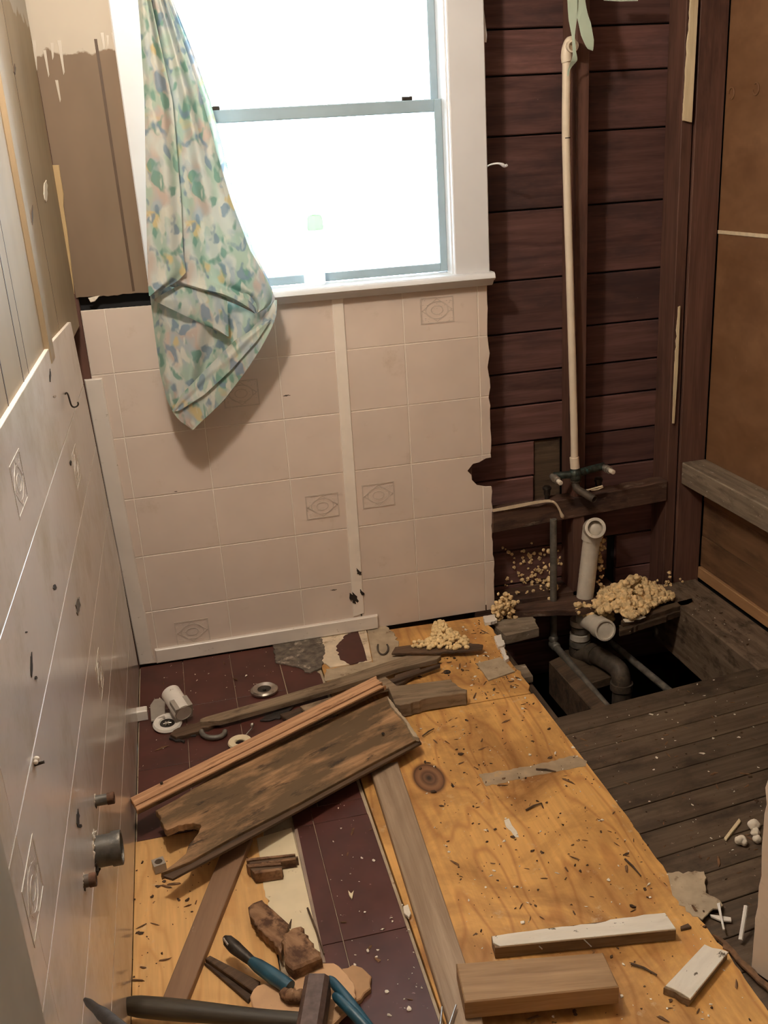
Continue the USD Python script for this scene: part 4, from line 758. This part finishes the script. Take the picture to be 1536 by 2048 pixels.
# ---------------------------------------------------------------- plaster pieces and tools at the front
pl1 = ((500, 1992), (515, 1970), (538, 1962), (580, 1952), (622, 1939), (647, 1925), (667, 1925), (694, 1947), (708, 1965), (712, 1992), (694, 2021), (650, 2060), (560, 2060), (505, 2015))
board('plaster_chunk', 'large flat tan plaster chunk under the hammer head', 'plaster', pl1, .026, .011, M_plaster, edges=range(14), step=.010, amp=.0018, seed=5, b=.002)
board('plaster_chunk', 'smaller brown plaster chunk showing at the right of the tan one', 'plaster', ((684, 1936), (705, 1928), (724, 1934), (743, 1952), (742, 1976), (722, 1997), (700, 2010), (680, 1980)), .013, .011, M_plaster2, edges=range(8), step=.010, amp=.0018, seed=6, b=.002)
put('brick_crumb', lumps([oz(572, 1988, .036), oz(582, 1992, .038), oz(592, 1994, .036), oz(600, 1988, .034)], [.012, .013, .012, .009], .004, .003, 90, 4), M_chunk, smooth=True, label='dark red-brown crumb on the tan plaster beside the hammer', cat='crumb')
H = thing('hammer', 'heavy hammer with a thick black wooden handle at the bottom of the picture', 'hammer', tuple(oz(560, 2030)))
hA, hB = oz(246, 2010, .045), oz(610, 2032, .058)
hd = (hB - hA) / np.linalg.norm(hB - hA)
F = frame_of(hA, hd, np.array([0, 0, 1.])); Lh = np.linalg.norm(hB - hA) + .02
tt = np.linspace(0, Lh, 24); rad = .0185 + .0018 * np.sin(tt * 18) - .002 * (tt / Lh); rad[0] = .013; rad[1] = .0175
hm = tube([(s, 0, 0) for s in tt], rad, 18); hm.vertices[:, 2] *= .85; put('handle', hm, M_handle, H, F, smooth=45)
hc = oz(636, 2012, .062); hx = oz(622, 2075, .062) - oz(640, 1962, .062); hx /= np.linalg.norm(hx)
sec = [(-.022, -.020), (-.014, -.027), (.014, -.027), (.022, -.020), (.022, .020), (.014, .027), (-.014, .027), (-.022, .020)]
pm = prism(sec, .115, .005); F = frame_of(oz(637, 1966, .060), np.cross(hx, [0, 0, 1.]), -hx); put('hammer_head', pm, M_hammer, H, F)
T1 = thing('pry_tool', 'blue-gripped tool with a black jaw pointing up left', 'hand tool', tuple(oz(515, 1920)))
j0, j1, j2, j3 = oz(449, 1875, .050), oz(470, 1895, .046), oz(505, 1924, .042), oz(580, 1975, .038)
put('jaw', join(tube(smoothed([j0, j0 + (j1 - j0) * .5, j1, j1 + (j2 - j1) * .5, j2], 5), np.interp(np.linspace(0, 1, 21), [0, .15, .5, 1], [.005, .011, .013, .009]), 12)), M_steel, T1, smooth=45)
put('grip', tube([j2 - (j3 - j2) * .05, j2 + (j3 - j2) * .15, j2 + (j3 - j2) * .5, j3], [.009, .0125, .014, .013], 14), M_blue, T1, smooth=45)
put('jaw_edge', tube([oz(447, 1877, .056), oz(456, 1890, .055)], .0022, 6), M_tip, T1)
T2 = thing('pliers', 'pliers lying with two dark blue handles up at the bottom edge', 'pliers', tuple(oz(700, 2000)))
piv = oz(760, 2085, .035)
for a in ((658, 1956), (668, 1990)):
    A = oz(*a, .050); k = np.array([0, 0, .004]); put('handle', tube(smoothed([A, A + (piv - A) * .25 + k, A + (piv - A) * .6 + k, piv], 5), np.interp(np.linspace(0, 1, 16), [0, .1, .5, 1], [.005, .0085, .010, .009]), 14), M_blue, T2, smooth=45)
put('jaw', tube([piv, piv + (piv - oz(663, 1975, .04)) * .25], [.014, .007], 12), M_steel, T2, smooth=45)
KN = thing('scraper', 'dark scraper with a bright tip leaning on the left wall', 'hand tool', tuple(ox(245, 2056, .075)))
a, b = ox(170, 1999, .020), ox(246, 2062, .075); d = b - a
put('blade', tube([a, a + d * .12, a + d * .4], [.0025, .005, .006], 10), M_steel, KN, smooth=45); put('handle', tube([a + d * .35, a + d * .5, a + d * 2.6], [.006, .008, .010], 12), M_dark_scrap, KN, smooth=45)
for k, (u0, v0, u1, v1) in enumerate(((884, 2014, 880, 2060), (912, 2010, 896, 2060))):
    a, b = oz(u0, v0, .030), oz(u1, v1, .030); put('metal_prong', tube([a, b], [.0018, .0026], 8), M_tip, smooth=45, label=('left' if k == 0 else 'right') + ' one of two thin silver prongs before the timber block', cat='metal prong')

# ---------------------------------------------------------------- sink plumbing left on the left wall and the floor
def stub(name, label, base, u_end, r, mat, L, tilt=0, flare=None):
    b = ox(*base, .0); T = thing(name, label, 'pipe', tuple(b)); e = b + [L, 0, tilt]
    put('pipe_tube', pipe(b - [.03, 0, 0], e, r, r * .78), mat, T, smooth=50)
    q = np.random.default_rng(int(u_end)); ms = []
    for k in range(12):
        an = k / 12 * 2 * np.pi; ms.append(trimesh.creation.icosphere(1, r * .30 * q.uniform(.5, 1.2)))
        ms[-1].apply_translation(b + [.0, 1.05 * r * math.cos(an) * q.uniform(.95, 1.25), 1.05 * r * math.sin(an) * q.uniform(.95, 1.25)])
    for m in ms: m.vertices += q.normal(0, r * .05, m.vertices.shape); m.vertices[:, 0] = b[0] + (m.vertices[:, 0] - b[0]) * .45
    put('broken_rim', join(*ms[:6]), M_spall, T, smooth=False); put('dark_rim', join(*ms[6:]), M_hole, T)
    return T, b, e
T, b, e = stub('water_stub', 'short capped water pipe on the left wall, upper one', (191, 1602), 228, .0095, M_grime, .022)
put('pipe_cap', pipe(e - [.002, 0, 0], e + [.010, 0, 0], .0105, .006), M_rust, T, smooth=50)
T, b, e = stub('drain_stub', 'wide grimy sink drain pipe stub on the left wall', (192, 1704), 244, .026, M_grime, .030)
put('pipe_lip', pipe(e - [.004, 0, 0], e + [.012, 0, 0], .0285, .023), M_grime, T, smooth=50)
T, b, e = stub('water_stub', 'short rusty water pipe on the left wall, lower one', (168, 1763), 192, .0095, M_iron, .010)
put('pipe_cap', pipe(e - [.002, 0, 0], e + [.008, 0, 0], .0105, .006), M_rust, T, smooth=50)
p = ox(132, 800, 0); put('hook', tube(smoothed([p + [0, 0, .012], p + [.006, 0, .010], p + [.008, .0, -.008], p + [.012, .002, -.017], p + [.02, .004, -.016], p + [.022, .005, -.008]], 5), .0018, 8), M_steel, label='small dark cup hook screwed into the left wall', cat='hook')
p = ox(69, 1530, 0); NL = thing('nail', 'bent nail sticking out of a torn hole in the left wall', 'nail', tuple(p))
put('nail_shank', tube([p, p + [.012, .0, .002]], .002, 8), M_steel, NL); put('torn_paper', lumps([p + [.003, .004, .006], p + [.004, 0, .008], p + [.003, -.004, .006]], [.003, .0035, .003], .002, .001), M_spall, NL)
def at_floor(u, v, z=.0025): return oz(u, v, z)
def lathe_at(name, prof, c, mat, parent='/World', tilt=None, seg=40, **k):
    m = lathe(prof, seg); F = np.eye(4); F[:3, 3] = c
    if tilt is not None: F = frame_of(np.array(c), np.cross(tilt, [.2, .5, .7]), np.array(tilt, float))
    return put(name, m, mat, parent, F, smooth=40, **k)
c = at_floor(529, 1383, .0025); S_ = thing('sink_strainer', 'round chrome sink strainer on the maroon vinyl', 'strainer', tuple(c))
lathe_at('rim', [(.018, .003), (.020, .009), (.034, .012), (.040, .008), (.041, .003), (.036, .0), (.016, 0), (.016, .002)], c, M_chrome, S_)
lathe_at('basket', [(0, .003), (.010, .003), (.018, .006), (.019, .004), (.012, .0), (0, 0)], c + [0, 0, .001], M_steel, S_); lathe_at('knob', [(0, 0), (.005, 0), (.005, .006), (0, .008)], c + [0, 0, .003], M_steel, S_)
c = at_floor(335, 1449, .008); S_ = thing('flange', 'white round drain flange with a dark centre near the left wall', 'flange', tuple(c))
lathe_at('rim', [(.020, .004), (.023, .009), (.036, .010), (.040, .004), (.038, .0), (.020, 0)], c, M_white_plastic, S_, tilt=(.05, -.15, 1)); lathe_at('grate', [(0, .003), (.020, .004), (.020, 0), (0, 0)], c, M_steel, S_, tilt=(.05, -.15, 1))
for k in range(6):
    a = k * math.pi / 3; q = c + [.011 * math.cos(a), .011 * math.sin(a), .004]; put('grate_bar', tube([c + [0, 0, .006], q], .002, 6), M_stem, S_)
a0, a1 = oz(341, 1385, .066), oz(368, 1426, .040)
CU = thing('trap_cup', 'white plastic trap cup with a square nut lying on its side', 'pipe fitting', tuple(at_floor(355, 1420)))
put('cup', pipe(a1, a0, .027, .022, 32), M_white_plastic, CU, smooth=50)
F = frame_of(a1 + (a0 - a1) * .45, np.cross(a0 - a1, [0, 0, 1.]), a1 - a0)
put('square_nut', (m3.Manifold.cube([.050, .048, .040], True).translate([0, 0, .022]) - m3.Manifold.cylinder(.2, .023, .023, 30, True)), M_grey_plastic, CU, F)
board('plastic_plate', 'grey plastic plate with rounded top beside the white trap cup', 'plastic plate', ((302, 1440), (300, 1410), (308, 1398), (322, 1396), (330, 1404), (330, 1434)), .022, .006, M_grey_plastic)
m, F = boxf(at_floor(285, 1436, .004) - [.016, .014, 0], at_floor(285, 1436, .004) + [.016, .014, .030], 0, .003, (0, 0, 1)); put('plastic_cube', m, M_white_plastic, '/World', F, label='small cream cube against the left wall', cat='plastic block')
lathe_at('flange', [(.012, .003), (.014, .006), (.030, .007), (.032, .003), (.030, 0), (.012, 0)], at_floor(480, 1486, .012), M_cream_vinyl, label='cream washer ring half under the grooved board', cat='washer')
p = at_floor(505, 1455, .02); SC = thing('screw_eye', 'small bright screw standing behind the grooved board', 'screw', tuple(p)); put('shank', tube([p + [-.03, -.03, -.01], p, p + [0, 0, .01]], .002, 8), M_tip, SC); put('head', trimesh.creation.icosphere(2, .006).apply_translation(p + [0, 0, .008]), M_tip, SC, smooth=True)
p = at_floor(425, 1468, .010); put('rubber_hose', tube(smoothed([oz(403, 1462, .016), oz(415, 1474, .012), oz(438, 1474, .010), oz(450, 1462, .012)], 6), .007, 12), M_galv, smooth=50, label='short bent grey pipe end under the dusty lath', cat='pipe')
for k, (px, lab) in enumerate(((((340, 1472), (370, 1480), (368, 1484), (338, 1476)), 'thin black metal strip lowest of the scraps by the flange'), (((352, 1462), (395, 1458), (392, 1470), (360, 1474)), 'crumpled black rubber scrap right of the flange'), (((520, 1440), (560, 1415), (590, 1410), (560, 1436)), 'black rubber scrap under the grooved board'))):
    flat('rubber_scrap', px, M_dark_scrap, .008, .006, parent='/World', edges=(0, 1, 2, 3), amp=.003, seed=k, label=lab, cat='rubber scrap')
c = oz(317, 1723, .022); F = frame_of(c, np.array([1., .25, 0]), np.array([0, 0, 1.]))
put('square_nut', m3.Manifold.cube([.026, .026, .020], True).translate([0, 0, -.010]) - m3.Manifold.cylinder(.06, .0085, .0085, 24, True), M_grey_plastic, '/World', F, label='small grey square nut with a round hole on the left plywood', cat='nut')

# ---------------------------------------------------------------- hanging strips, splinters, small scraps
def hang(name, label, cat, px, y, t, mat, edges=(), seed=0, ys=None, **k):
    yy = ys if ys is not None else [y] * len(px)
    m, F = slab([oy(u, v, w) for (u, v), w in zip(px, yy)], t, (0, 0, 1), .0003, edges, .015, .0012, seed, up=(0, -1, 0)); return put(name, m, mat, '/World', F, label=label, cat=cat, **k)
def strip(path, widths, tdir=(1, 0, 0), t=.0009):
    """A limp tape along a 3-D path."""
    P = smoothed(path, 6); w = np.interp(np.linspace(0, 1, len(P)), np.linspace(0, 1, len(widths)), widths); d = np.array(tdir, float); n = np.array([0, t, 0])
    v = []
    for p, q in zip(P, w): v += [p - d * q / 2, p + d * q / 2, p + d * q / 2 + n, p - d * q / 2 + n]
    f = []
    for i in range(len(P) - 1):
        for a in range(4):
            b = (a + 1) % 4; f += [[4 * i + a, 4 * i + b, 4 * i + 4 + b], [4 * i + a, 4 * i + 4 + b, 4 * i + 4 + a]]
    k = 4 * (len(P) - 1); f += [[0, 2, 1], [0, 3, 2], [k, k + 1, k + 2], [k, k + 2, k + 3]]
    m = trimesh.Trimesh(v, f, process=False); return m
TP = thing('tape', 'pale green cloth tape hanging over the top of the shower riser', 'tape', tuple(oy(1146, 100, -.06)))
put('short_tail', strip([oy(1142, -160, -.055), oy(1145, 0, -.065), oy(1146, 50, -.068), oy(1148, 92, -.075), oy(1149, 118, -.070), oy(1142, 132, -.058), oy(1136, 152, -.052)], [.026, .030, .024, .008, .010, .020, .010, .004], (1, 0, .15)), M_ribbon, TP, smooth=40)
put('long_tail', strip([oy(1154, -160, -.05), oy(1162, 0, -.06), oy(1168, 40, -.066), oy(1175, 75, -.066), oy(1181, 100, -.058)], [.03, .026, .040, .038, .014], (1, 0, -.35)), M_ribbon, TP, smooth=40)
hang('tape', 'pale green tape edge stretched across the top of the bare boards', 'tape', ((1202, -14), (1278, -14), (1276, 2), (1240, 3), (1208, 1)), -.03, .002, M_ribbon)
hang('cream_strip', 'cream splintered strip hanging along the corner post at the top right', 'wood strip', ((1367, 241), (1384, 245), (1397, 0), (1400, -140), (1384, -140), (1382, 0), (1373, 130)), -.012, .008, M_cream_board, edges=(4, 5, 6), seed=4)
hang('cream_strip', 'thin cream splinter halfway down the corner post', 'wood strip', ((1357, 614), (1361, 612), (1356, 740), (1349, 847), (1345, 847), (1349, 740)), -.008, .004, M_cream_board, edges=(0, 5), seed=5)
put('caulk_curl', tube(smoothed([oy(974, 335, -.002), oy(982, 329, -.03), oy(998, 327, -.045), oy(1007, 331, -.045), oy(1014, 330, -.05)], 6), np.interp(np.linspace(0, 1, 25), [0, .5, .7, 1], [.002, .003, .0055, .004]), 8), M_casing, smooth=50, label='white curl of caulk sticking out from the window casing edge', cat='caulk')
hang('torn_paper', 'white torn paper sliver at the top edge of the window casing', 'paper', ((964, 12), (967, 10), (974, 70), (973, 85), (969, 84), (965, 40)), -.004, .001, M_casing)
put('fibre_strip', join(strip([oy(986, 1021, -.012), oy(1030, 1013, -.015), oy(1078, 1004, -.020), oy(1102, 1003, -.025)], [.010, .012, .010, .008], (0, 0, 1)), tube(smoothed([oy(1100, 1003, -.025), oy(1112, 1008, -.028), oy(1120, 1022, -.026), oy(1127, 1037, -.024)], 6), np.interp(np.linspace(0, 1, 19), [0, .7, .9, 1], [.004, .004, .007, .002]), 8)), M_paper, smooth=50, label='frayed cream strip curling along the blocking board', cat='fibre strip')
put('fibre_strip', join(tube(smoothed([oy(1174, 980, -.026), oy(1180, 979, -.03), oy(1205, 972, -.03)], 6), .003, 8), tube(smoothed([oy(1182, 980, -.03), oy(1195, 979, -.032), oy(1206, 974, -.03)], 6), .0025, 8)), M_paper, smooth=50, label='short white frayed strip right of the spout pipe', cat='fibre strip')
for px, lab in ((((1434, 1806), (1440, 1804), (1444, 1830), (1450, 1858), (1446, 1858), (1440, 1832)), 'white stick crossing over another at the edge of the dark floor'), (((1420, 1828), (1436, 1830), (1462, 1834), (1463, 1842), (1440, 1840), (1422, 1832)), 'white stick lying beneath the crossing one')):
    flat('stick', px, M_white_plastic, .006 if 'over' in lab else -.004, .004, parent='/World', label=lab, cat='stick')
put('stick', tube([oz(1481, 1880, .0), oz(1487, 1845, .02), oz(1492, 1812, .035)], .0042, 8), M_white_plastic, smooth=40, label='longest white stick standing against the end wall', cat='stick')
flat('stick', ((1448, 1675), (1453, 1679), (1482, 1642), (1478, 1636)), M_cream_board, -.006, .005, parent='/World', label='tan splinter of wood on the dark floor boards', cat='splinter')
put('plaster_lump', lumps([oz(1478, 1681, .0), oz(1484, 1679, .0), oz(1488, 1684, -.002), oz(1480, 1678, .004)], [.009, .010, .008, .007], .004, .003, 100), M_chip, smooth=True, label='white plaster lump beside the tan splinter on the dark floor', cat='plaster')
put('plaster_lump', lumps([oz(1508 + 3 * k, 1650 + 14 * k, -.004) for k in range(3)], [.012, .010, .009], .004, .004, 100), M_chip, smooth=True, label='white plaster crust along the edge of the end wall', cat='plaster')
flat('wood_scrap', ((1361, 1852), (1376, 1846), (1383, 1853), (1362, 1858)), M_dark_lath, .006, .006, parent='/World', label='dark wood scrap at the right end of the long white board', cat='wood scrap')
flat('wood_scrap', ((696, 1780), (702, 1786), (708, 1780), (704, 1798), (698, 1790)), M_cream_vinyl, .006, .003, parent='/World', label='small cream vinyl flake on the maroon strip', cat='flake')
flat('wood_scrap', ((806, 1812), (816, 1808), (822, 1826), (818, 1834), (808, 1826)), M_chip, .010, .006, parent='/World', label='white chip leaning on the grey-brown plank', cat='chip')
flat('paint_splash', ((1008, 1640), (1018, 1636), (1024, 1650), (1034, 1662), (1038, 1674), (1030, 1674), (1022, 1662), (1012, 1654)), M_chip, .0012, .001, parent=W, edges=(0, 2, 4, 6))
def pinned(name, label, cat, a, b, z, r, mat): put(name, tube([oz(*a, z), (oz(*a, z) + oz(*b, z)) / 2 + [.001, .002, .001], oz(*b, z)], [r, r, r * .6], 6), mat, label=label, cat=cat)
pinned('twig', 'thin dark splinter near the top right of the plywood knot', 'splinter', (1072, 1538), (1112, 1543), .004, .0022, M_dark_lath)
pinned('twig', 'thin dark splinter in the middle of the plywood', 'splinter', (1052, 1620), (1083, 1606), .004, .0022, M_dark_lath)
pinned('twig', 'long dark splinter left of the small white board', 'splinter', (1262, 1927), (1314, 1950), .004, .0022, M_dark_lath)
pinned('twig', 'dark splinter near the plywood edge above the long white board', 'splinter', (1250, 1718), (1282, 1752), .004, .0022, M_dark_lath)
pinned('twig', 'black splinter along the right side of the cream vinyl', 'splinter', (615, 1816), (648, 1908), .008, .0022, M_dark_lath)
pinned('twig', 'black bent splinter just right of the rotten plank end', 'splinter', (845, 1472), (868, 1457), .006, .0020, M_dark_lath)

for px, lab in ((((966, 1232), (990, 1228), (994, 1240), (970, 1246)), 'broken white caulk bit at the right foot of the tiled board'), (((988, 1272), (1002, 1268), (1010, 1288), (996, 1294)), 'white caulk bit with a nail hole at the plywood edge by the hole'), (((1000, 1296), (1008, 1294), (1018, 1316), (1011, 1320)), 'thin white caulk bit just before the grey underlay square')):
    flat('caulk_bit', px, M_white_plastic, .011, .011, parent='/World', edges=(0, 1, 2, 3), step=.006, amp=.0015, seed=4, label=lab, cat='caulk')
c = oz(894, 1344, .0012); put('knot_hole', trimesh.creation.cylinder(.011, .0016, sections=18, transform=trimesh.transformations.translation_matrix(c)), M_hole, W)
put('bracket', tube(smoothed([oz(756, 1289, .012), oz(757, 1303, .008), oz(766, 1309, .007), oz(775, 1302, .008), oz(774, 1289, .012)], 6), .0028, 8), M_iron, smooth=50, label='small rusty U-shaped bracket on the grey underlay by the baseboard end', cat='bracket')
# crumbs nobody could count
def scatter(name, label, n, regions, mat, s0, s1, seed, long=1.0):
    r = np.random.default_rng(seed); ms = []
    polys = [(Polygon([oz(u, v)[:2] for u, v in px]), z, w) for px, z, w in regions]
    for px in (((978, 1866), (1332, 1818), (1356, 1880), (988, 1918)), ((1318, 1972), (1408, 1880), (1465, 1903), (1384, 2008)), ((908, 1920), (1210, 1898), (1245, 2012), (920, 2050)), ((735, 1530), (800, 1518), (965, 2048), (880, 2048)), ((770, 1365), (940, 1350), (940, 1400), (790, 1425)), ((780, 1280), (970, 1280), (970, 1312), (780, 1315))):
        h = Polygon([oz(u, v)[:2] for u, v in px]); polys = [(P.difference(h), z, w) for P, z, w in polys]
    from shapely.geometry import Point
    ws = np.array([w for _, _, w in polys], float); ws /= ws.sum()
    for _ in range(n):
        P, z, _w = polys[r.choice(len(polys), p=ws)]; x0, y0, x1, y1 = P.bounds
        for _t in range(50):
            q = Point(r.uniform(x0, x1), r.uniform(y0, y1))
            if P.contains(q): break
        else: continue
        s = s0 * (s1 / s0) ** (r.uniform() ** 2.2)
        b = trimesh.creation.icosphere(0, s); b.vertices += r.normal(0, s * .25, b.vertices.shape); b.vertices *= [r.uniform(.7, 1.6) * long, r.uniform(.5, 1.0), r.uniform(.3, .7)]
        b.apply_transform(trimesh.transformations.rotation_matrix(r.uniform(0, 6.28), [0, 0, 1])); b.apply_translation([q.x, q.y, z + s * .2]); ms.append(b)
    put(name, join(*ms), mat, smooth=False, kind='stuff', label=label, cat='debris')
PLY = ((830, 1440), (1060, 1390), (1120, 1450), (1300, 1690), (1470, 1900), (1530, 2048), (960, 2048), (950, 1900), (830, 1540))
PLYB = ((820, 1300), (960, 1240), (1030, 1330), (1050, 1384), (830, 1424)); REDB = ((290, 1340), (540, 1290), (640, 1345), (400, 1420), (280, 1560)); REDS = ((640, 1620), (720, 1590), (900, 2048), (700, 2048))
DARK = ((1120, 1440), (1530, 1320), (1535, 1560), (1500, 1800), (1420, 1790), (1300, 1650)); PL2 = ((265, 1700), (440, 1700), (320, 1980), (258, 1980)); SILL = ((1390, 1180), (1520, 1290), (1500, 1310), (1380, 1225))
scatter('white_crumbs', 'white paint and plaster crumbs scattered over the floor', 420, ((PLY, .0008, 4), (PLYB, .0008, 2), (REDB, .003, 1.6), (REDS, .003, 1.2), (DARK, zd, 1.8), (SILL, -.002, .3)), M_chip, .0011, .0052, 1)
scatter('dark_crumbs', 'dark rotten wood crumbs scattered over the floor', 560, ((PLY, .0008, 5), (PLYB, .0008, 2), (PL2, .0008, 1), (DARK, zd, 3), (SILL, -.002, .8)), M_dirt, .0011, .0056, 2)
scatter('wood_splinters', 'brown wood splinters scattered over the floor', 170, ((PLY, .001, 3), (PLYB, .001, 2), (DARK, zd, 2), (REDB, .003, .3), (REDS, .003, .3), (PL2, .001, .6)), M_splinter, .0015, .0045, 3, 3.2)

# ---------------------------------------------------------------- the lamp over the missing wash basin, out of the picture
LP = thing('wall_lamp', 'round globe wall lamp above the sink pipes on the left wall', 'lamp', (0, LAMP_POS[1], LAMP_POS[2]))
put('lamp_arm', pipe((-.008, LAMP_POS[1], LAMP_POS[2]), (LAMP_POS[0] - LAMP_R + .006, LAMP_POS[1], LAMP_POS[2]), .012), M_stem, LP); put('back_plate', pipe((-.008, LAMP_POS[1], LAMP_POS[2]), (.012, LAMP_POS[1], LAMP_POS[2]), .05), M_stem, LP)
put('globe', trimesh.creation.icosphere(3, LAMP_R).apply_translation(LAMP_POS), M_globe, LP, smooth=True)
